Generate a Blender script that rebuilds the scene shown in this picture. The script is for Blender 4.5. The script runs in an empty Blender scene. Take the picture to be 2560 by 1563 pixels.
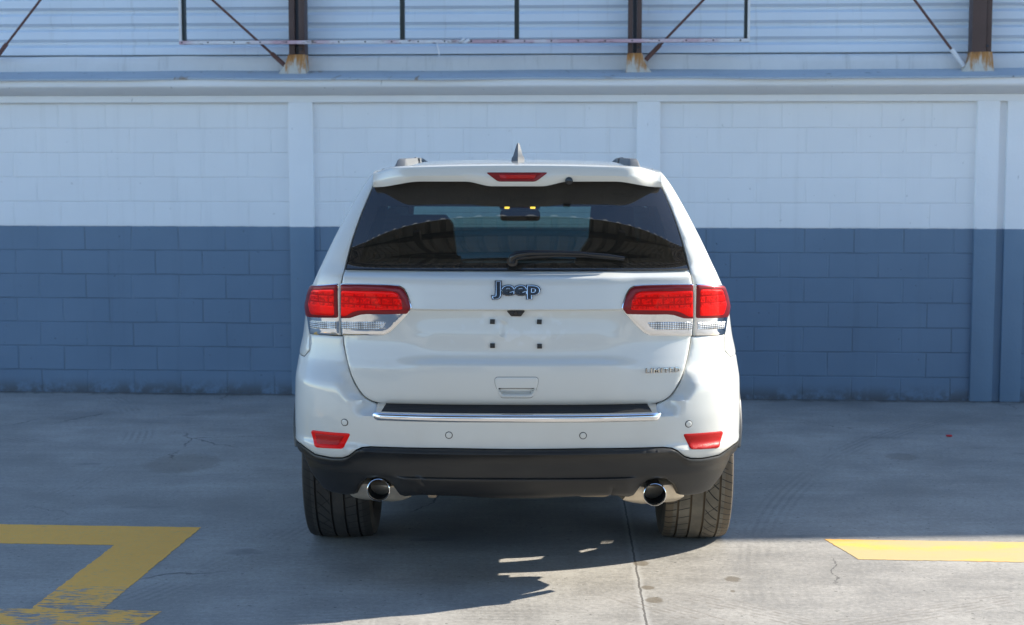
import bpy, bmesh, math, random
from mathutils import Vector, Matrix, geometry
random.seed(7)
R = math.radians
scene = bpy.context.scene
COL = scene.collection

# ---------------- camera ----------------
cam_d = bpy.data.cameras.new("camera"); cam = bpy.data.objects.new("camera", cam_d); COL.objects.link(cam)
cam.location = (0, 0, 1.8)
cam.rotation_euler = (math.pi/2 - math.atan(406/4124), 0, 0)
cam_d.sensor_width = 36; cam_d.lens = 36*4124/2560
cam_d.clip_start = 0.05; cam_d.clip_end = 500
cam_d.dof.use_dof = True; cam_d.dof.focus_distance = 6.75; cam_d.dof.aperture_fstop = 4.5
scene.camera = cam

# ---------------- light ----------------
SUN_A, SUN_B = 1.75, 0.64            # sun stands at (A, B, 1): to the right, a little beyond the wall
L = math.sqrt(SUN_A**2+SUN_B**2+1)
elev = math.asin(1/L); azim = math.atan2(SUN_A, SUN_B)
world = bpy.data.worlds.new("World"); scene.world = world; world.use_nodes = True
wn = world.node_tree.nodes; wl = world.node_tree.links
bg = wn["Background"]; sky = wn.new("ShaderNodeTexSky"); sky.sky_type = 'NISHITA'
sky.sun_disc = False; sky.sun_elevation = elev; sky.sun_rotation = azim
sky.air_density = 1.0; sky.dust_density = 0.1; sky.ozone_density = 3.2
wl.new(sky.outputs[0], bg.inputs[0]); bg.inputs[1].default_value = 0.14
sd = bpy.data.lights.new("sun", 'SUN'); sd.energy = 5.0; sd.angle = R(0.5); sd.color = (1, .93, .80)
sun = bpy.data.objects.new("sun", sd); COL.objects.link(sun)
sun.rotation_euler = Vector((SUN_A, SUN_B, 1)).to_track_quat('Z', 'Y').to_euler()
scene.view_settings.view_transform = 'Standard'; scene.view_settings.look = 'None'
scene.view_settings.gamma = 1; scene.view_settings.exposure = 1.36
scene.cycles.max_bounces = 10; scene.cycles.transparent_max_bounces = 16

# ---------------- material helpers ----------------
def new_mat(name):
    m = bpy.data.materials.new(name); m.use_nodes = True
    return m, m.node_tree.nodes, m.node_tree.links, m.node_tree.nodes["Principled BSDF"]
def mat(name, col, rough=.5, metal=0., coat=0., spec=.5, var=0., vscale=8., bump=0., bscale=60., emit=None, estr=0.):
    m, n, l, b = new_mat(name)
    b.inputs["Base Color"].default_value = (*col, 1); b.inputs["Roughness"].default_value = rough
    b.inputs["Metallic"].default_value = metal; b.inputs["Coat Weight"].default_value = coat
    b.inputs["Coat Roughness"].default_value = .03; b.inputs["Specular IOR Level"].default_value = spec
    tc = n.new("ShaderNodeTexCoord")
    if var:
        nz = n.new("ShaderNodeTexNoise"); nz.inputs["Scale"].default_value = vscale; nz.inputs["Detail"].default_value = 6
        l.new(tc.outputs["Object"], nz.inputs["Vector"])
        mx = n.new("ShaderNodeMix"); mx.data_type = 'RGBA'
        mx.inputs[6].default_value = tuple(c*(1-var) for c in col)+(1,); mx.inputs[7].default_value = tuple(min(1, c*(1+var)) for c in col)+(1,)
        l.new(nz.outputs[0], mx.inputs[0]); l.new(mx.outputs[2], b.inputs["Base Color"])
    if bump:
        nb = n.new("ShaderNodeTexNoise"); nb.inputs["Scale"].default_value = bscale; nb.inputs["Detail"].default_value = 5
        l.new(tc.outputs["Object"], nb.inputs["Vector"])
        bp = n.new("ShaderNodeBump"); bp.inputs["Strength"].default_value = bump; bp.inputs["Distance"].default_value = .01
        l.new(nb.outputs[0], bp.inputs["Height"]); l.new(bp.outputs[0], b.inputs["Normal"])
    if emit:
        b.inputs["Emission Color"].default_value = (*emit, 1); b.inputs["Emission Strength"].default_value = estr
    return m
class G:          # tiny node-graph helper
    def __init__(s, n, l): s.n, s.l = n, l
    def put(s, sock, v):
        if isinstance(v, (int, float)): sock.default_value = v
        elif isinstance(v, tuple): sock.default_value = v
        else: s.l.new(v, sock)
    def math(s, op, a, b=0., c=0., clamp=False):
        x = s.n.new("ShaderNodeMath"); x.operation = op; x.use_clamp = clamp
        for i, v in enumerate((a, b, c)): s.put(x.inputs[i], v)
        return x.outputs[0]
    def noise(s, vec, scale, detail=5., rough=.55, out=0, dist=0.):
        x = s.n.new("ShaderNodeTexNoise"); x.inputs["Scale"].default_value = scale; x.inputs["Detail"].default_value = detail
        x.inputs["Roughness"].default_value = rough; x.inputs["Distortion"].default_value = dist; s.l.new(vec, x.inputs["Vector"]); return x.outputs[out]
    def mapping(s, vec, scale=(1, 1, 1), loc=(0, 0, 0), rot=(0, 0, 0)):
        x = s.n.new("ShaderNodeMapping"); x.inputs["Scale"].default_value = scale; x.inputs["Location"].default_value = loc
        x.inputs["Rotation"].default_value = rot; s.l.new(vec, x.inputs["Vector"]); return x.outputs[0]
    def ramp(s, fac, lo, hi, a=0., b=1.):
        x = s.n.new("ShaderNodeMapRange"); x.interpolation_type = 'SMOOTHSTEP'
        for i, v in enumerate((fac, lo, hi, a, b)): s.put(x.inputs[i], v)
        return x.outputs[0]
    def mix(s, f, a, b):
        x = s.n.new("ShaderNodeMix"); x.data_type = 'RGBA'
        s.put(x.inputs[0], f); s.put(x.inputs[6], a if not isinstance(a, tuple) else (*a[:3], 1)); s.put(x.inputs[7], b if not isinstance(b, tuple) else (*b[:3], 1))
        return x.outputs[2]
    def sep(s, vec):
        x = s.n.new("ShaderNodeSeparateXYZ"); s.l.new(vec, x.inputs[0]); return x.outputs
    def comb(s, x_, y_, z_):
        x = s.n.new("ShaderNodeCombineXYZ")
        for i, v in enumerate((x_, y_, z_)): s.put(x.inputs[i], v)
        return x.outputs[0]
    def bump(s, h, strength, dist=.01, normal=None):
        x = s.n.new("ShaderNodeBump"); s.put(x.inputs["Strength"], strength); x.inputs["Distance"].default_value = dist
        s.l.new(h, x.inputs["Height"])
        if normal is not None: s.l.new(normal, x.inputs["Normal"])
        return x.outputs[0]
def obj_coord(n): return n.new("ShaderNodeTexCoord").outputs["Object"]
def geo_pos(n): return n.new("ShaderNodeNewGeometry").outputs["Position"]

# concrete ground ------------------------------------------------
def concrete_color(g, pos):
    big = g.noise(pos, .55, 4); mid = g.noise(pos, 2.6, 6, .6)
    st = g.noise(g.mapping(pos, (1.1, 9, 1), rot=(0, 0, .05)), 1.6, 6, .6, dist=.8)       # trowel sweeps
    fine = g.noise(pos, 42, 9, .82)
    v = g.math('ADD', g.math('MULTIPLY', big, .26), g.math('MULTIPLY', mid, .27))
    v = g.math('ADD', v, g.math('MULTIPLY', st, .13)); v = g.math('ADD', v, g.math('MULTIPLY', fine, .52))
    c = g.mix(g.ramp(v, .43, .75), (.172, .163, .148), (.395, .374, .340))
    # dark blotches, flat specks and crumbs
    bl = g.noise(g.mapping(pos, (1, 2.2, 1)), 1.9, 3, .5); c = g.mix(g.math('MULTIPLY', g.ramp(bl, .66, .76), .45), c, (.10, .10, .10))
    sp = g.noise(pos, 38, 2, .5); c = g.mix(g.math('MULTIPLY', g.ramp(sp, .67, .73), .6), c, (.075, .068, .06))
    s2 = g.noise(pos, 95, 3, .6); c = g.mix(g.math('MULTIPLY', g.ramp(s2, .66, .72), .45), c, (.09, .08, .07)); c = g.mix(g.math('MULTIPLY', g.ramp(s2, .35, .29), .5), c, (.55, .52, .47))
    vo = g.n.new("ShaderNodeTexVoronoi"); vo.inputs["Scale"].default_value = 7; g.l.new(pos, vo.inputs["Vector"])
    c = g.mix(g.math('MULTIPLY', g.math('LESS_THAN', vo.outputs["Distance"], .045), .7), c, (.06, .055, .05))
    # hairline cracks
    vc = g.n.new("ShaderNodeTexVoronoi"); vc.feature = 'DISTANCE_TO_EDGE'; vc.inputs["Scale"].default_value = .55
    wob = g.noise(pos, 5, 4, .6, out=1)
    pv = g.n.new("ShaderNodeVectorMath"); pv.operation = 'MULTIPLY_ADD'; g.l.new(wob, pv.inputs[0]); pv.inputs[1].default_value = (.2, .2, 0); g.l.new(pos, pv.inputs[2])
    g.l.new(pv.outputs[0], vc.inputs["Vector"])
    gate = g.ramp(g.noise(pos, .8, 2), .55, .63)
    c = g.mix(g.math('MULTIPLY', g.math('MULTIPLY', g.math('LESS_THAN', vc.outputs["Distance"], .0022), gate), .7), c, (.07, .065, .06))
    return c, v, fine
def mat_ground():
    m, n, l, b = new_mat("concrete_ground"); g = G(n, l); pos = geo_pos(n)
    c, v, fine = concrete_color(g, pos)
    x, y, z = g.sep(pos)
    # control joint running away from the camera
    jx = g.math('ADD', g.math('MULTIPLY', g.math('SUBTRACT', y, 6.15), .029), .513)
    jx = g.math('ADD', jx, g.math('MULTIPLY', g.math('SUBTRACT', g.noise(g.mapping(pos, (0, 1, 0)), 9, 4, .7), .5), .022))
    d = g.math('ABSOLUTE', g.math('SUBTRACT', x, jx))
    c = g.mix(g.math('MULTIPLY', g.ramp(d, .030, .006), .30), c, (.52, .51, .49))
    jw = g.math('ADD', .0016, g.math('MULTIPLY', g.noise(pos, 22, 3), .006))
    c = g.mix(g.math('MULTIPLY', g.math('LESS_THAN', d, jw), .8), c, (.065, .06, .055))
    # dusty tyre prints, lower right
    def tread(x0, y0, ang, w, len_):
        p = g.mapping(pos, (1, 1, 1), loc=(0, 0, 0)); ca, sa = math.cos(ang), math.sin(ang)
        u = g.math('ADD', g.math('MULTIPLY', g.math('SUBTRACT', x, x0), ca), g.math('MULTIPLY', g.math('SUBTRACT', y, y0), sa))
        w_ = g.math('SUBTRACT', g.math('MULTIPLY', g.math('SUBTRACT', y, y0), ca), g.math('MULTIPLY', g.math('SUBTRACT', x, x0), sa))
        inside = g.math('MULTIPLY', g.ramp(g.math('ABSOLUTE', w_), w, w*.7), g.ramp(g.math('ABSOLUTE', u), len_, len_*.6))
        rib = g.ramp(g.math('SINE', g.math('ADD', g.math('MULTIPLY', w_, 190), g.math('MULTIPLY', mid_(), 6))), .1, .7)
        return g.math('MULTIPLY', g.math('MULTIPLY', inside, rib), g.ramp(g.noise(pos, 14, 4), .40, .58))
    _m = g.noise(pos, 12, 4)
    def mid_(): return _m
    for a in ((1.55, 6.28, .45, .10, .8), (.98, 6.30, 2.4, .09, .45), (.62, 6.33, 2.25, .10, .35)):
        c = g.mix(g.math('MULTIPLY', tread(*a), .5), c, (.17, .145, .12))
    # dried oil drips
    for ox, oy, rx, ry in ((.562, 7.08, .036, .05), (.561, 6.675, .028, .034), (.572, 6.485, .038, .044), (.93, 6.81, .034, .048), (.905, 6.62, .010, .018), (-1.9, 9.4, .22, .3), (2.3, 9.6, .1, .12)):
        dx = g.math('DIVIDE', g.math('SUBTRACT', x, ox), rx); dy = g.math('DIVIDE', g.math('SUBTRACT', y, oy), ry)
        rr_ = g.math('ADD', g.math('ADD', g.math('MULTIPLY', dx, dx), g.math('MULTIPLY', dy, dy)), g.math('MULTIPLY', g.math('SUBTRACT', g.noise(pos, 30, 4), .5), 1.6))
        c = g.mix(g.math('MULTIPLY', g.ramp(rr_, 1.25, .55), .72 if oy < 9 else .35), c, (.125, .10, .068))
    # faint curved scuffs where cars turn in
    for ox, oy, r0 in ((-7.5, 9.5, 5.2), (-7.5, 9.5, 6.7), (8.5, 6.0, 6.1), (8.5, 6.0, 7.5), (1.0, 15.0, 6.3), (-.2, 1.5, 4.75), (-3.0, 1.0, 5.35)):
        dd = g.math('SUBTRACT', g.math('SQRT', g.math('ADD', g.math('POWER', g.math('SUBTRACT', x, ox), 2.), g.math('POWER', g.math('SUBTRACT', y, oy), 2.))), r0)
        fine_l = g.ramp(g.math('SINE', g.math('ADD', g.math('MULTIPLY', dd, 150), g.math('MULTIPLY', _m, 2.5))), -.6, .9)
        sm = g.math('MULTIPLY', g.math('MULTIPLY', g.ramp(g.math('ABSOLUTE', dd), .12, .06), fine_l), g.ramp(g.noise(pos, 1.7, 4), .45, .62))
        c = g.mix(g.math('MULTIPLY', sm, .22), c, (.07, .066, .06))
    # dirt gathered along the foot of the wall
    wd = g.math('ADD', g.math('MULTIPLY', g.math('ADD', x, .004), .068), g.math('MULTIPLY', g.math('SUBTRACT', y, 12.), .9977))
    wn_ = g.math('ADD', wd, g.math('MULTIPLY', g.math('SUBTRACT', g.noise(g.mapping(pos, (4, 1, 1)), 2.5, 5, .65), .5), .28))
    c = g.mix(g.math('MULTIPLY', g.ramp(wn_, -.13, -.02), .75), c, (.06, .056, .05))
    l.new(c, b.inputs["Base Color"])
    rr = g.ramp(v, .4, .65, .42, .68); l.new(rr, b.inputs["Roughness"]); b.inputs["Specular IOR Level"].default_value = .5
    h = g.math('ADD', g.math('MULTIPLY', fine, .35), g.math('MULTIPLY', v, .8)); h = g.math('SUBTRACT', h, g.math('MULTIPLY', g.math('LESS_THAN', d, jw), .6))
    l.new(g.bump(h, .35, .006), b.inputs["Normal"])
    return m
def mat_paint_line():
    m, n, l, b = new_mat("worn_yellow_paint"); g = G(n, l); pos = geo_pos(n)
    c0, v, fine = concrete_color(g, pos); x, y, z = g.sep(pos)
    wear = g.math('ADD', g.math('MULTIPLY', g.noise(pos, 7, 6, .65), .5), g.math('MULTIPLY', g.noise(g.mapping(pos, (14, 60, 1), rot=(0, 0, .35)), 1, 4, .6), .5))
    near = g.ramp(y, 7.0, 6.35)                                   # scrubbed by turning tyres where cars swing in
    left = g.ramp(x, .5, -.5)
    th = g.math('SUBTRACT', .625, g.math('MULTIPLY', g.math('MULTIPLY', near, left), .135))
    bare = g.ramp(wear, g.math('SUBTRACT', th, .03), g.math('ADD', th, .07))
    chip = g.noise(pos, 3.1, 2, .5, dist=.6); bare = g.math('MAXIMUM', bare, g.math('GREATER_THAN', chip, .70))
    yel = g.mix(g.noise(pos, 11, 5, .7), (.88, .40, .045), (1.0, .50, .07))
    yel = g.mix(g.math('MULTIPLY', g.ramp(g.noise(pos, 45, 4, .7), .5, .72), .55), yel, (.66, .42, .15))
    yel = g.mix(g.math('MULTIPLY', g.ramp(g.noise(g.mapping(pos, (1, 2.5, 1)), 2.3, 5, .65), .30, .58, .15, 1.), g.math('SUBTRACT', 1., left)), yel, (.50, .375, .18))
    l.new(g.mix(bare, yel, c0), b.inputs["Base Color"]); b.inputs["Roughness"].default_value = .6
    l.new(g.bump(g.math('SUBTRACT', fine, bare), .3, .004), b.inputs["Normal"])
    return m
# block wall ------------------------------------------------------
def mat_blocks():
    m, n, l, b = new_mat("painted_blockwork"); g = G(n, l); co = obj_coord(n); x, y, z = g.sep(co)
    br = n.new("ShaderNodeTexBrick"); br.inputs["Scale"].default_value = 1
    br.inputs["Brick Width"].default_value = .352; br.inputs["Row Height"].default_value = .179; br.inputs["Mortar Size"].default_value = .0065
    br.inputs["Mortar Smooth"].default_value = .55; br.inputs["Color1"].default_value = (0, 0, 0, 1); br.inputs["Color2"].default_value = (1, 1, 1, 1)
    wob = g.math('MULTIPLY', g.math('SUBTRACT', g.noise(co, 3, 3), .5), .012)
    l.new(g.comb(g.math('ADD', x, wob), g.math('ADD', g.math('SUBTRACT', z, 1.241-.179*8), wob), 0.), br.inputs["Vector"])
    joint = br.outputs["Fac"]; tone = br.outputs["Color"]
    edge = g.math('ADD', 1.241, g.math('MULTIPLY', g.math('SUBTRACT', g.noise(co, 18, 3), .5), .008))
    up = g.math('GREATER_THAN', z, edge)
    white = g.mix(g.noise(co, 2.2, 5), (.78, .785, .79), (.87, .875, .88)); blue = g.mix(g.noise(co, 2.2, 5), (.112, .180, .262), (.155, .235, .33))
    c = g.mix(up, blue, white)
    sepc = n.new("ShaderNodeSeparateColor"); l.new(tone, sepc.inputs[0])
    c = g.mix(g.math('MULTIPLY', sepc.outputs[0], .09), c, g.mix(up, (.11, .155, .21), (.62, .65, .69)))
    dr = g.ramp(g.noise(g.mapping(co, (7, 1, .45)), 1.3, 5, .65), .52, .74); c = g.mix(g.math('MULTIPLY', dr, .16), c, g.mix(up, (.07, .10, .13), (.50, .50, .48)))
    gap = g.ramp(g.noise(co, 2.7, 3), .38, .62)
    c = g.mix(g.math('MULTIPLY', joint, g.math('MULTIPLY', gap, g.mix(up, (.34, .34, .34), (.16, .16, .16)))), c, g.mix(up, (.05, .07, .09), (.50, .52, .54)))
    pit = g.noise(co, 26, 2); c = g.mix(g.math('MULTIPLY', g.ramp(pit, .70, .75), .35), c, g.mix(up, (.04, .05, .06), (.42, .43, .44)))
    base = g.math('MULTIPLY', g.ramp(z, .13, .0), g.ramp(g.noise(co, 7, 6, .7), .36, .56)); c = g.mix(g.math('MULTIPLY', base, .8), c, (.07, .075, .08))
    l.new(c, b.inputs["Base Color"]); b.inputs["Roughness"].default_value = .55
    h = g.math('SUBTRACT', g.math('MULTIPLY', g.noise(co, 70, 4), .10), joint); h = g.math('SUBTRACT', h, g.math('MULTIPLY', g.ramp(pit, .70, .75), .4))
    h = g.math('ADD', h, g.math('MULTIPLY', sepc.outputs[0], .2))
    l.new(g.bump(h, g.math('MULTIPLY_ADD', up, -.12, .55), .010), b.inputs["Normal"])
    return m
def mat_two_tone():
    m, n, l, b = new_mat("painted_render"); g = G(n, l); co = obj_coord(n); x, y, z = g.sep(co)
    up = g.math('GREATER_THAN', z, g.math('ADD', 1.241, g.math('MULTIPLY', g.math('SUBTRACT', g.noise(co, 18, 3), .5), .008)))
    c = g.mix(up, g.mix(g.noise(co, 3, 5), (.125, .20, .285), (.17, .255, .35)), g.mix(g.noise(co, 3, 5), (.78, .785, .79), (.87, .875, .88)))
    pit = g.noise(g.mapping(co, (1, 1, .25)), 34, 2); c = g.mix(g.math('MULTIPLY', g.ramp(pit, .72, .77), .4), c, (.06, .07, .08))
    l.new(c, b.inputs["Base Color"]); b.inputs["Roughness"].default_value = .6
    l.new(g.bump(g.noise(co, 55, 5), .25, .006), b.inputs["Normal"]); return m
def mat_flashing():
    m, n, l, b = new_mat("weathered_flashing"); g = G(n, l); co = obj_coord(n)
    c = g.mix(g.noise(co, 4, 6, .7), (.28, .33, .38), (.46, .51, .55))
    rs = g.noise(g.mapping(co, (5, 1, 1), rot=(0, 0, .5)), 1.7, 4, .6, dist=1.); gate = g.ramp(g.noise(co, .7, 2), .42, .56)
    c = g.mix(g.math('MULTIPLY', g.ramp(rs, .60, .70), g.math('MULTIPLY', gate, .8)), c, (.20, .125, .055))
    c = g.mix(g.math('MULTIPLY', g.ramp(g.noise(co, 16, 4), .64, .7), .6), c, (.06, .065, .07))
    l.new(c, b.inputs["Base Color"]); b.inputs["Roughness"].default_value = .55; l.new(g.bump(g.noise(co, 9, 5), .5, .02), b.inputs["Normal"]); return m
def mat_stained_white():
    m, n, l, b = new_mat("stained_white_paint"); g = G(n, l); co = obj_coord(n)
    c = g.mix(g.noise(co, 3, 6, .65), (.52, .53, .54), (.70, .70, .70))
    c = g.mix(g.math('MULTIPLY', g.ramp(g.noise(g.mapping(co, (7, 1, .6)), 1.6, 5, .7), .55, .72), .4), c, (.30, .30, .28))
    l.new(c, b.inputs["Base Color"]); b.inputs["Roughness"].default_value = .65; l.new(g.bump(g.noise(co, 12, 5), .4, .01), b.inputs["Normal"]); return m
def mat_siding():
    m, n, l, b = new_mat("painted_steel_siding"); g = G(n, l); co = obj_coord(n)
    c = g.mix(g.noise(g.mapping(co, (.5, 1, 3)), 1.2, 5), (.58, .66, .75), (.68, .75, .83))
    c = g.mix(g.math('MULTIPLY', g.ramp(g.noise(g.mapping(co, (20, 1, 1.2)), 1.2, 5, .7), .58, .75), .22), c, (.25, .26, .25))
    l.new(c, b.inputs["Base Color"]); b.inputs["Roughness"].default_value = .42; return m
def mat_rust_base():
    m, n, l, b = new_mat("rust_streaked_concrete"); g = G(n, l); co = obj_coord(n)
    z = g.sep(co)[2]; st = g.math('ADD', g.noise(g.mapping(co, (26, 20, 3.5)), 1, 6, .7), g.ramp(z, 2.36, 2.50, -.10, .10))
    c = g.mix(g.ramp(st, .40, .60), g.mix(g.noise(co, 25, 5), (.40, .37, .31), (.62, .59, .53)), (.40, .185, .05)); c = g.mix(g.ramp(st, .60, .70), c, (.15, .065, .035))
    l.new(c, b.inputs["Base Color"]); b.inputs["Roughness"].default_value = .8; l.new(g.bump(st, .5, .01), b.inputs["Normal"]); return m
def mat_rail():
    m, n, l, b = new_mat("flaking_white_enamel"); g = G(n, l); co = obj_coord(n); x, y, z = g.sep(co)
    c = g.mix(g.ramp(g.noise(g.mapping(co, (1, 1, 1)), 2.2, 4), .40, .56), (.66, .66, .68), (.50, .33, .38))
    c = g.mix(g.ramp(g.noise(g.mapping(co, (9, 9, 30)), 1.3, 5, .7), .56, .66), c, (.16, .10, .085))
    vo = g.math('ABSOLUTE', g.math('SUBTRACT', g.math('FRACT', g.math('MULTIPLY', x, 5.2)), .5)); c = g.mix(g.math('MULTIPLY', g.math('LESS_THAN', vo, .03), g.math('LESS_THAN', g.math('ABSOLUTE', g.math('SUBTRACT', z, 2.579)), .0055)), c, (.05, .04, .04))
    l.new(c, b.inputs["Base Color"]); b.inputs["Roughness"].default_value = .55; return m
# car -------------------------------------------------------------
def mat_paint():
    m, n, l, b = new_mat("white_car_paint"); g = G(n, l); co = obj_coord(n)
    b.inputs["Base Color"].default_value = (.60, .605, .575, 1); b.inputs["Roughness"].default_value = .38
    b.inputs["Coat Weight"].default_value = 1; b.inputs["Coat Roughness"].default_value = .035; b.inputs["Coat IOR"].default_value = 1.5
    # faint road dust thickening towards the bottom of the car
    z = g.sep(co)[2]
    d = g.math('MULTIPLY', g.ramp(z, .95, .55), g.ramp(g.noise(co, 4, 5), .35, .7))
    l.new(g.mix(g.math('MULTIPLY', d, .22), (.60, .605, .575), (.44, .41, .35)), b.inputs["Base Color"])
    # pale film marks left where the plate sat
    cz = g.math('MULTIPLY', g.ramp(g.math('ABSOLUTE', g.math('SUBTRACT', z, 1.075)), .075, .055), g.ramp(g.math('ABSOLUTE', g.sep(co)[0]), .30, .24))
    fm = g.math('MULTIPLY', cz, g.ramp(g.noise(co, 7.5, 3, .5, dist=1.2), .50, .60))
    l.new(g.mix(g.math('MULTIPLY', fm, .42), b.inputs["Base Color"].links[0].from_socket, (.67, .70, .72)), b.inputs["Base Color"])
    # wiped / scuffed clear coat
    sc = g.ramp(g.noise(co, 3.2, 3, .5, dist=.7), .55, .60)
    l.new(g.math('ADD', .012, g.math('MULTIPLY', sc, .06)), b.inputs["Coat Roughness"])
    return m
def mat_glass(name, tint, dust=.0, frit=False):
    m, n, l, b = new_mat(name); g = G(n, l); n.remove(b); out = n["Material Output"]
    nn = n.new("ShaderNodeNewGeometry"); dt = n.new("ShaderNodeVectorMath"); dt.operation = 'DOT_PRODUCT'; l.new(nn.outputs["Normal"], dt.inputs[0]); l.new(nn.outputs["Incoming"], dt.inputs[1])
    fz = g.math('ADD', .045, g.math('MULTIPLY', .955, g.math('POWER', g.math('SUBTRACT', 1., g.math('ABSOLUTE', dt.outputs["Value"])), 5.)))
    tr = n.new("ShaderNodeBsdfTransparent"); tr.inputs[0].default_value = (*tint, 1)
    gl = n.new("ShaderNodeBsdfGlossy"); gl.inputs["Roughness"].default_value = .0
    mx = n.new("ShaderNodeMixShader"); l.new(g.math('MULTIPLY', fz, 1.5 if not frit else 2.3, clamp=True), mx.inputs[0]); l.new(tr.outputs[0], mx.inputs[1]); l.new(gl.outputs[0], mx.inputs[2])
    res = mx.outputs[0]
    if frit:      # black printed border round the rear window
        x, y, z = g.sep(obj_coord(n)); ax = g.math('ABSOLUTE', x)
        edge = g.math('MULTIPLY_ADD', z, -.31, 1.068)
        fm = g.math('MAXIMUM', g.math('MAXIMUM', g.math('GREATER_THAN', z, 1.566), g.math('LESS_THAN', z, 1.338)), g.math('GREATER_THAN', ax, edge))
        bk = n.new("ShaderNodeBsdfDiffuse"); bk.inputs[0].default_value = (.006, .006, .007, 1)
        m0 = n.new("ShaderNodeMixShader"); l.new(fm, m0.inputs[0]); l.new(tr.outputs[0], m0.inputs[1]); l.new(bk.outputs[0], m0.inputs[2]); l.new(m0.outputs[0], mx.inputs[1])
    if dust:
        co = obj_coord(n); df = n.new("ShaderNodeBsdfDiffuse"); df.inputs[0].default_value = (.50, .43, .33, 1)
        sp = g.math('ADD', g.math('MULTIPLY', g.ramp(g.noise(co, 420, 2, .5), .45, .75), 1.6), .55)
        fac = g.math('MULTIPLY', g.math('MULTIPLY', sp, dust), g.ramp(g.noise(co, 2.5, 4), .2, .8, .7, 1.2), clamp=True)
        m2 = n.new("ShaderNodeMixShader"); l.new(fac, m2.inputs[0]); l.new(res, m2.inputs[1]); l.new(df.outputs[0], m2.inputs[2]); res = m2.outputs[0]
    l.new(res, out.inputs[0]); return m
def mat_lens(name, c1, c2, pattern=0., metal=0.):
    m, n, l, b = new_mat(name); g = G(n, l); co = obj_coord(n); x, y, z = g.sep(co)
    b.inputs["Metallic"].default_value = metal; b.inputs["Roughness"].default_value = .36; b.inputs["Specular IOR Level"].default_value = .12; b.inputs["Coat Weight"].default_value = .3; b.inputs["Coat Roughness"].default_value = .02
    if pattern:
        ax = g.math('ABSOLUTE', x)
        bx = n.new("ShaderNodeTexBrick"); bx.inputs["Scale"].default_value = 1; bx.inputs["Brick Width"].default_value = .046; bx.inputs["Row Height"].default_value = .030
        bx.inputs["Mortar Size"].default_value = .006; bx.inputs["Mortar Smooth"].default_value = .8; bx.offset = .5
        l.new(g.comb(ax, z, 0.), bx.inputs["Vector"])
        zone = g.math('MULTIPLY', g.ramp(z, 1.150, 1.160), g.ramp(z, 1.216, 1.206))
        cells = g.math('MULTIPLY', g.ramp(g.noise(co, 75, 4, .7), .42, .62), zone)
        f = g.math('MAXIMUM', g.math('MULTIPLY', bx.outputs["Fac"], g.math('MULTIPLY', zone, .75)), g.math('MULTIPLY', cells, .65))
        l.new(g.mix(f, c1, c2), b.inputs["Base Color"])
        hb = g.math('ADD', g.math('MULTIPLY', f, -1.), g.math('MULTIPLY', g.math('SINE', g.math('MULTIPLY', x, 900)), .12)); l.new(g.bump(hb, .35, .003), b.inputs["Normal"])
        b.inputs["Coat Normal"].default_value = (0, 0, 0)
        nn = n.new("ShaderNodeNewGeometry"); l.new(nn.outputs["Normal"], b.inputs["Coat Normal"])
    else: b.inputs["Base Color"].default_value = (*c1, 1)
    return m
def mat_ribbed():
    m, n, l, b = new_mat("ribbed_clear_lens"); g = G(n, l); co = obj_coord(n); x, y, z = g.sep(co)
    s1 = g.math('SINE', g.math('MULTIPLY', x, 620)); s2 = g.math('SINE', g.math('MULTIPLY', z, 800))
    blk = g.noise(g.mapping(co, (30, 1, 10)), 1, 3)
    c = g.mix(g.ramp(g.math('ADD', g.math('MULTIPLY', s1, .13), g.math('ADD', g.math('MULTIPLY', s2, .16), blk)), .22, .80), (.20, .20, .20), (.78, .78, .78))
    l.new(c, b.inputs["Base Color"]); b.inputs["Metallic"].default_value = .6; b.inputs["Roughness"].default_value = .18
    b.inputs["Coat Weight"].default_value = 1; l.new(g.bump(g.math('ADD', s1, s2), .4, .003), b.inputs["Normal"]); return m
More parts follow.
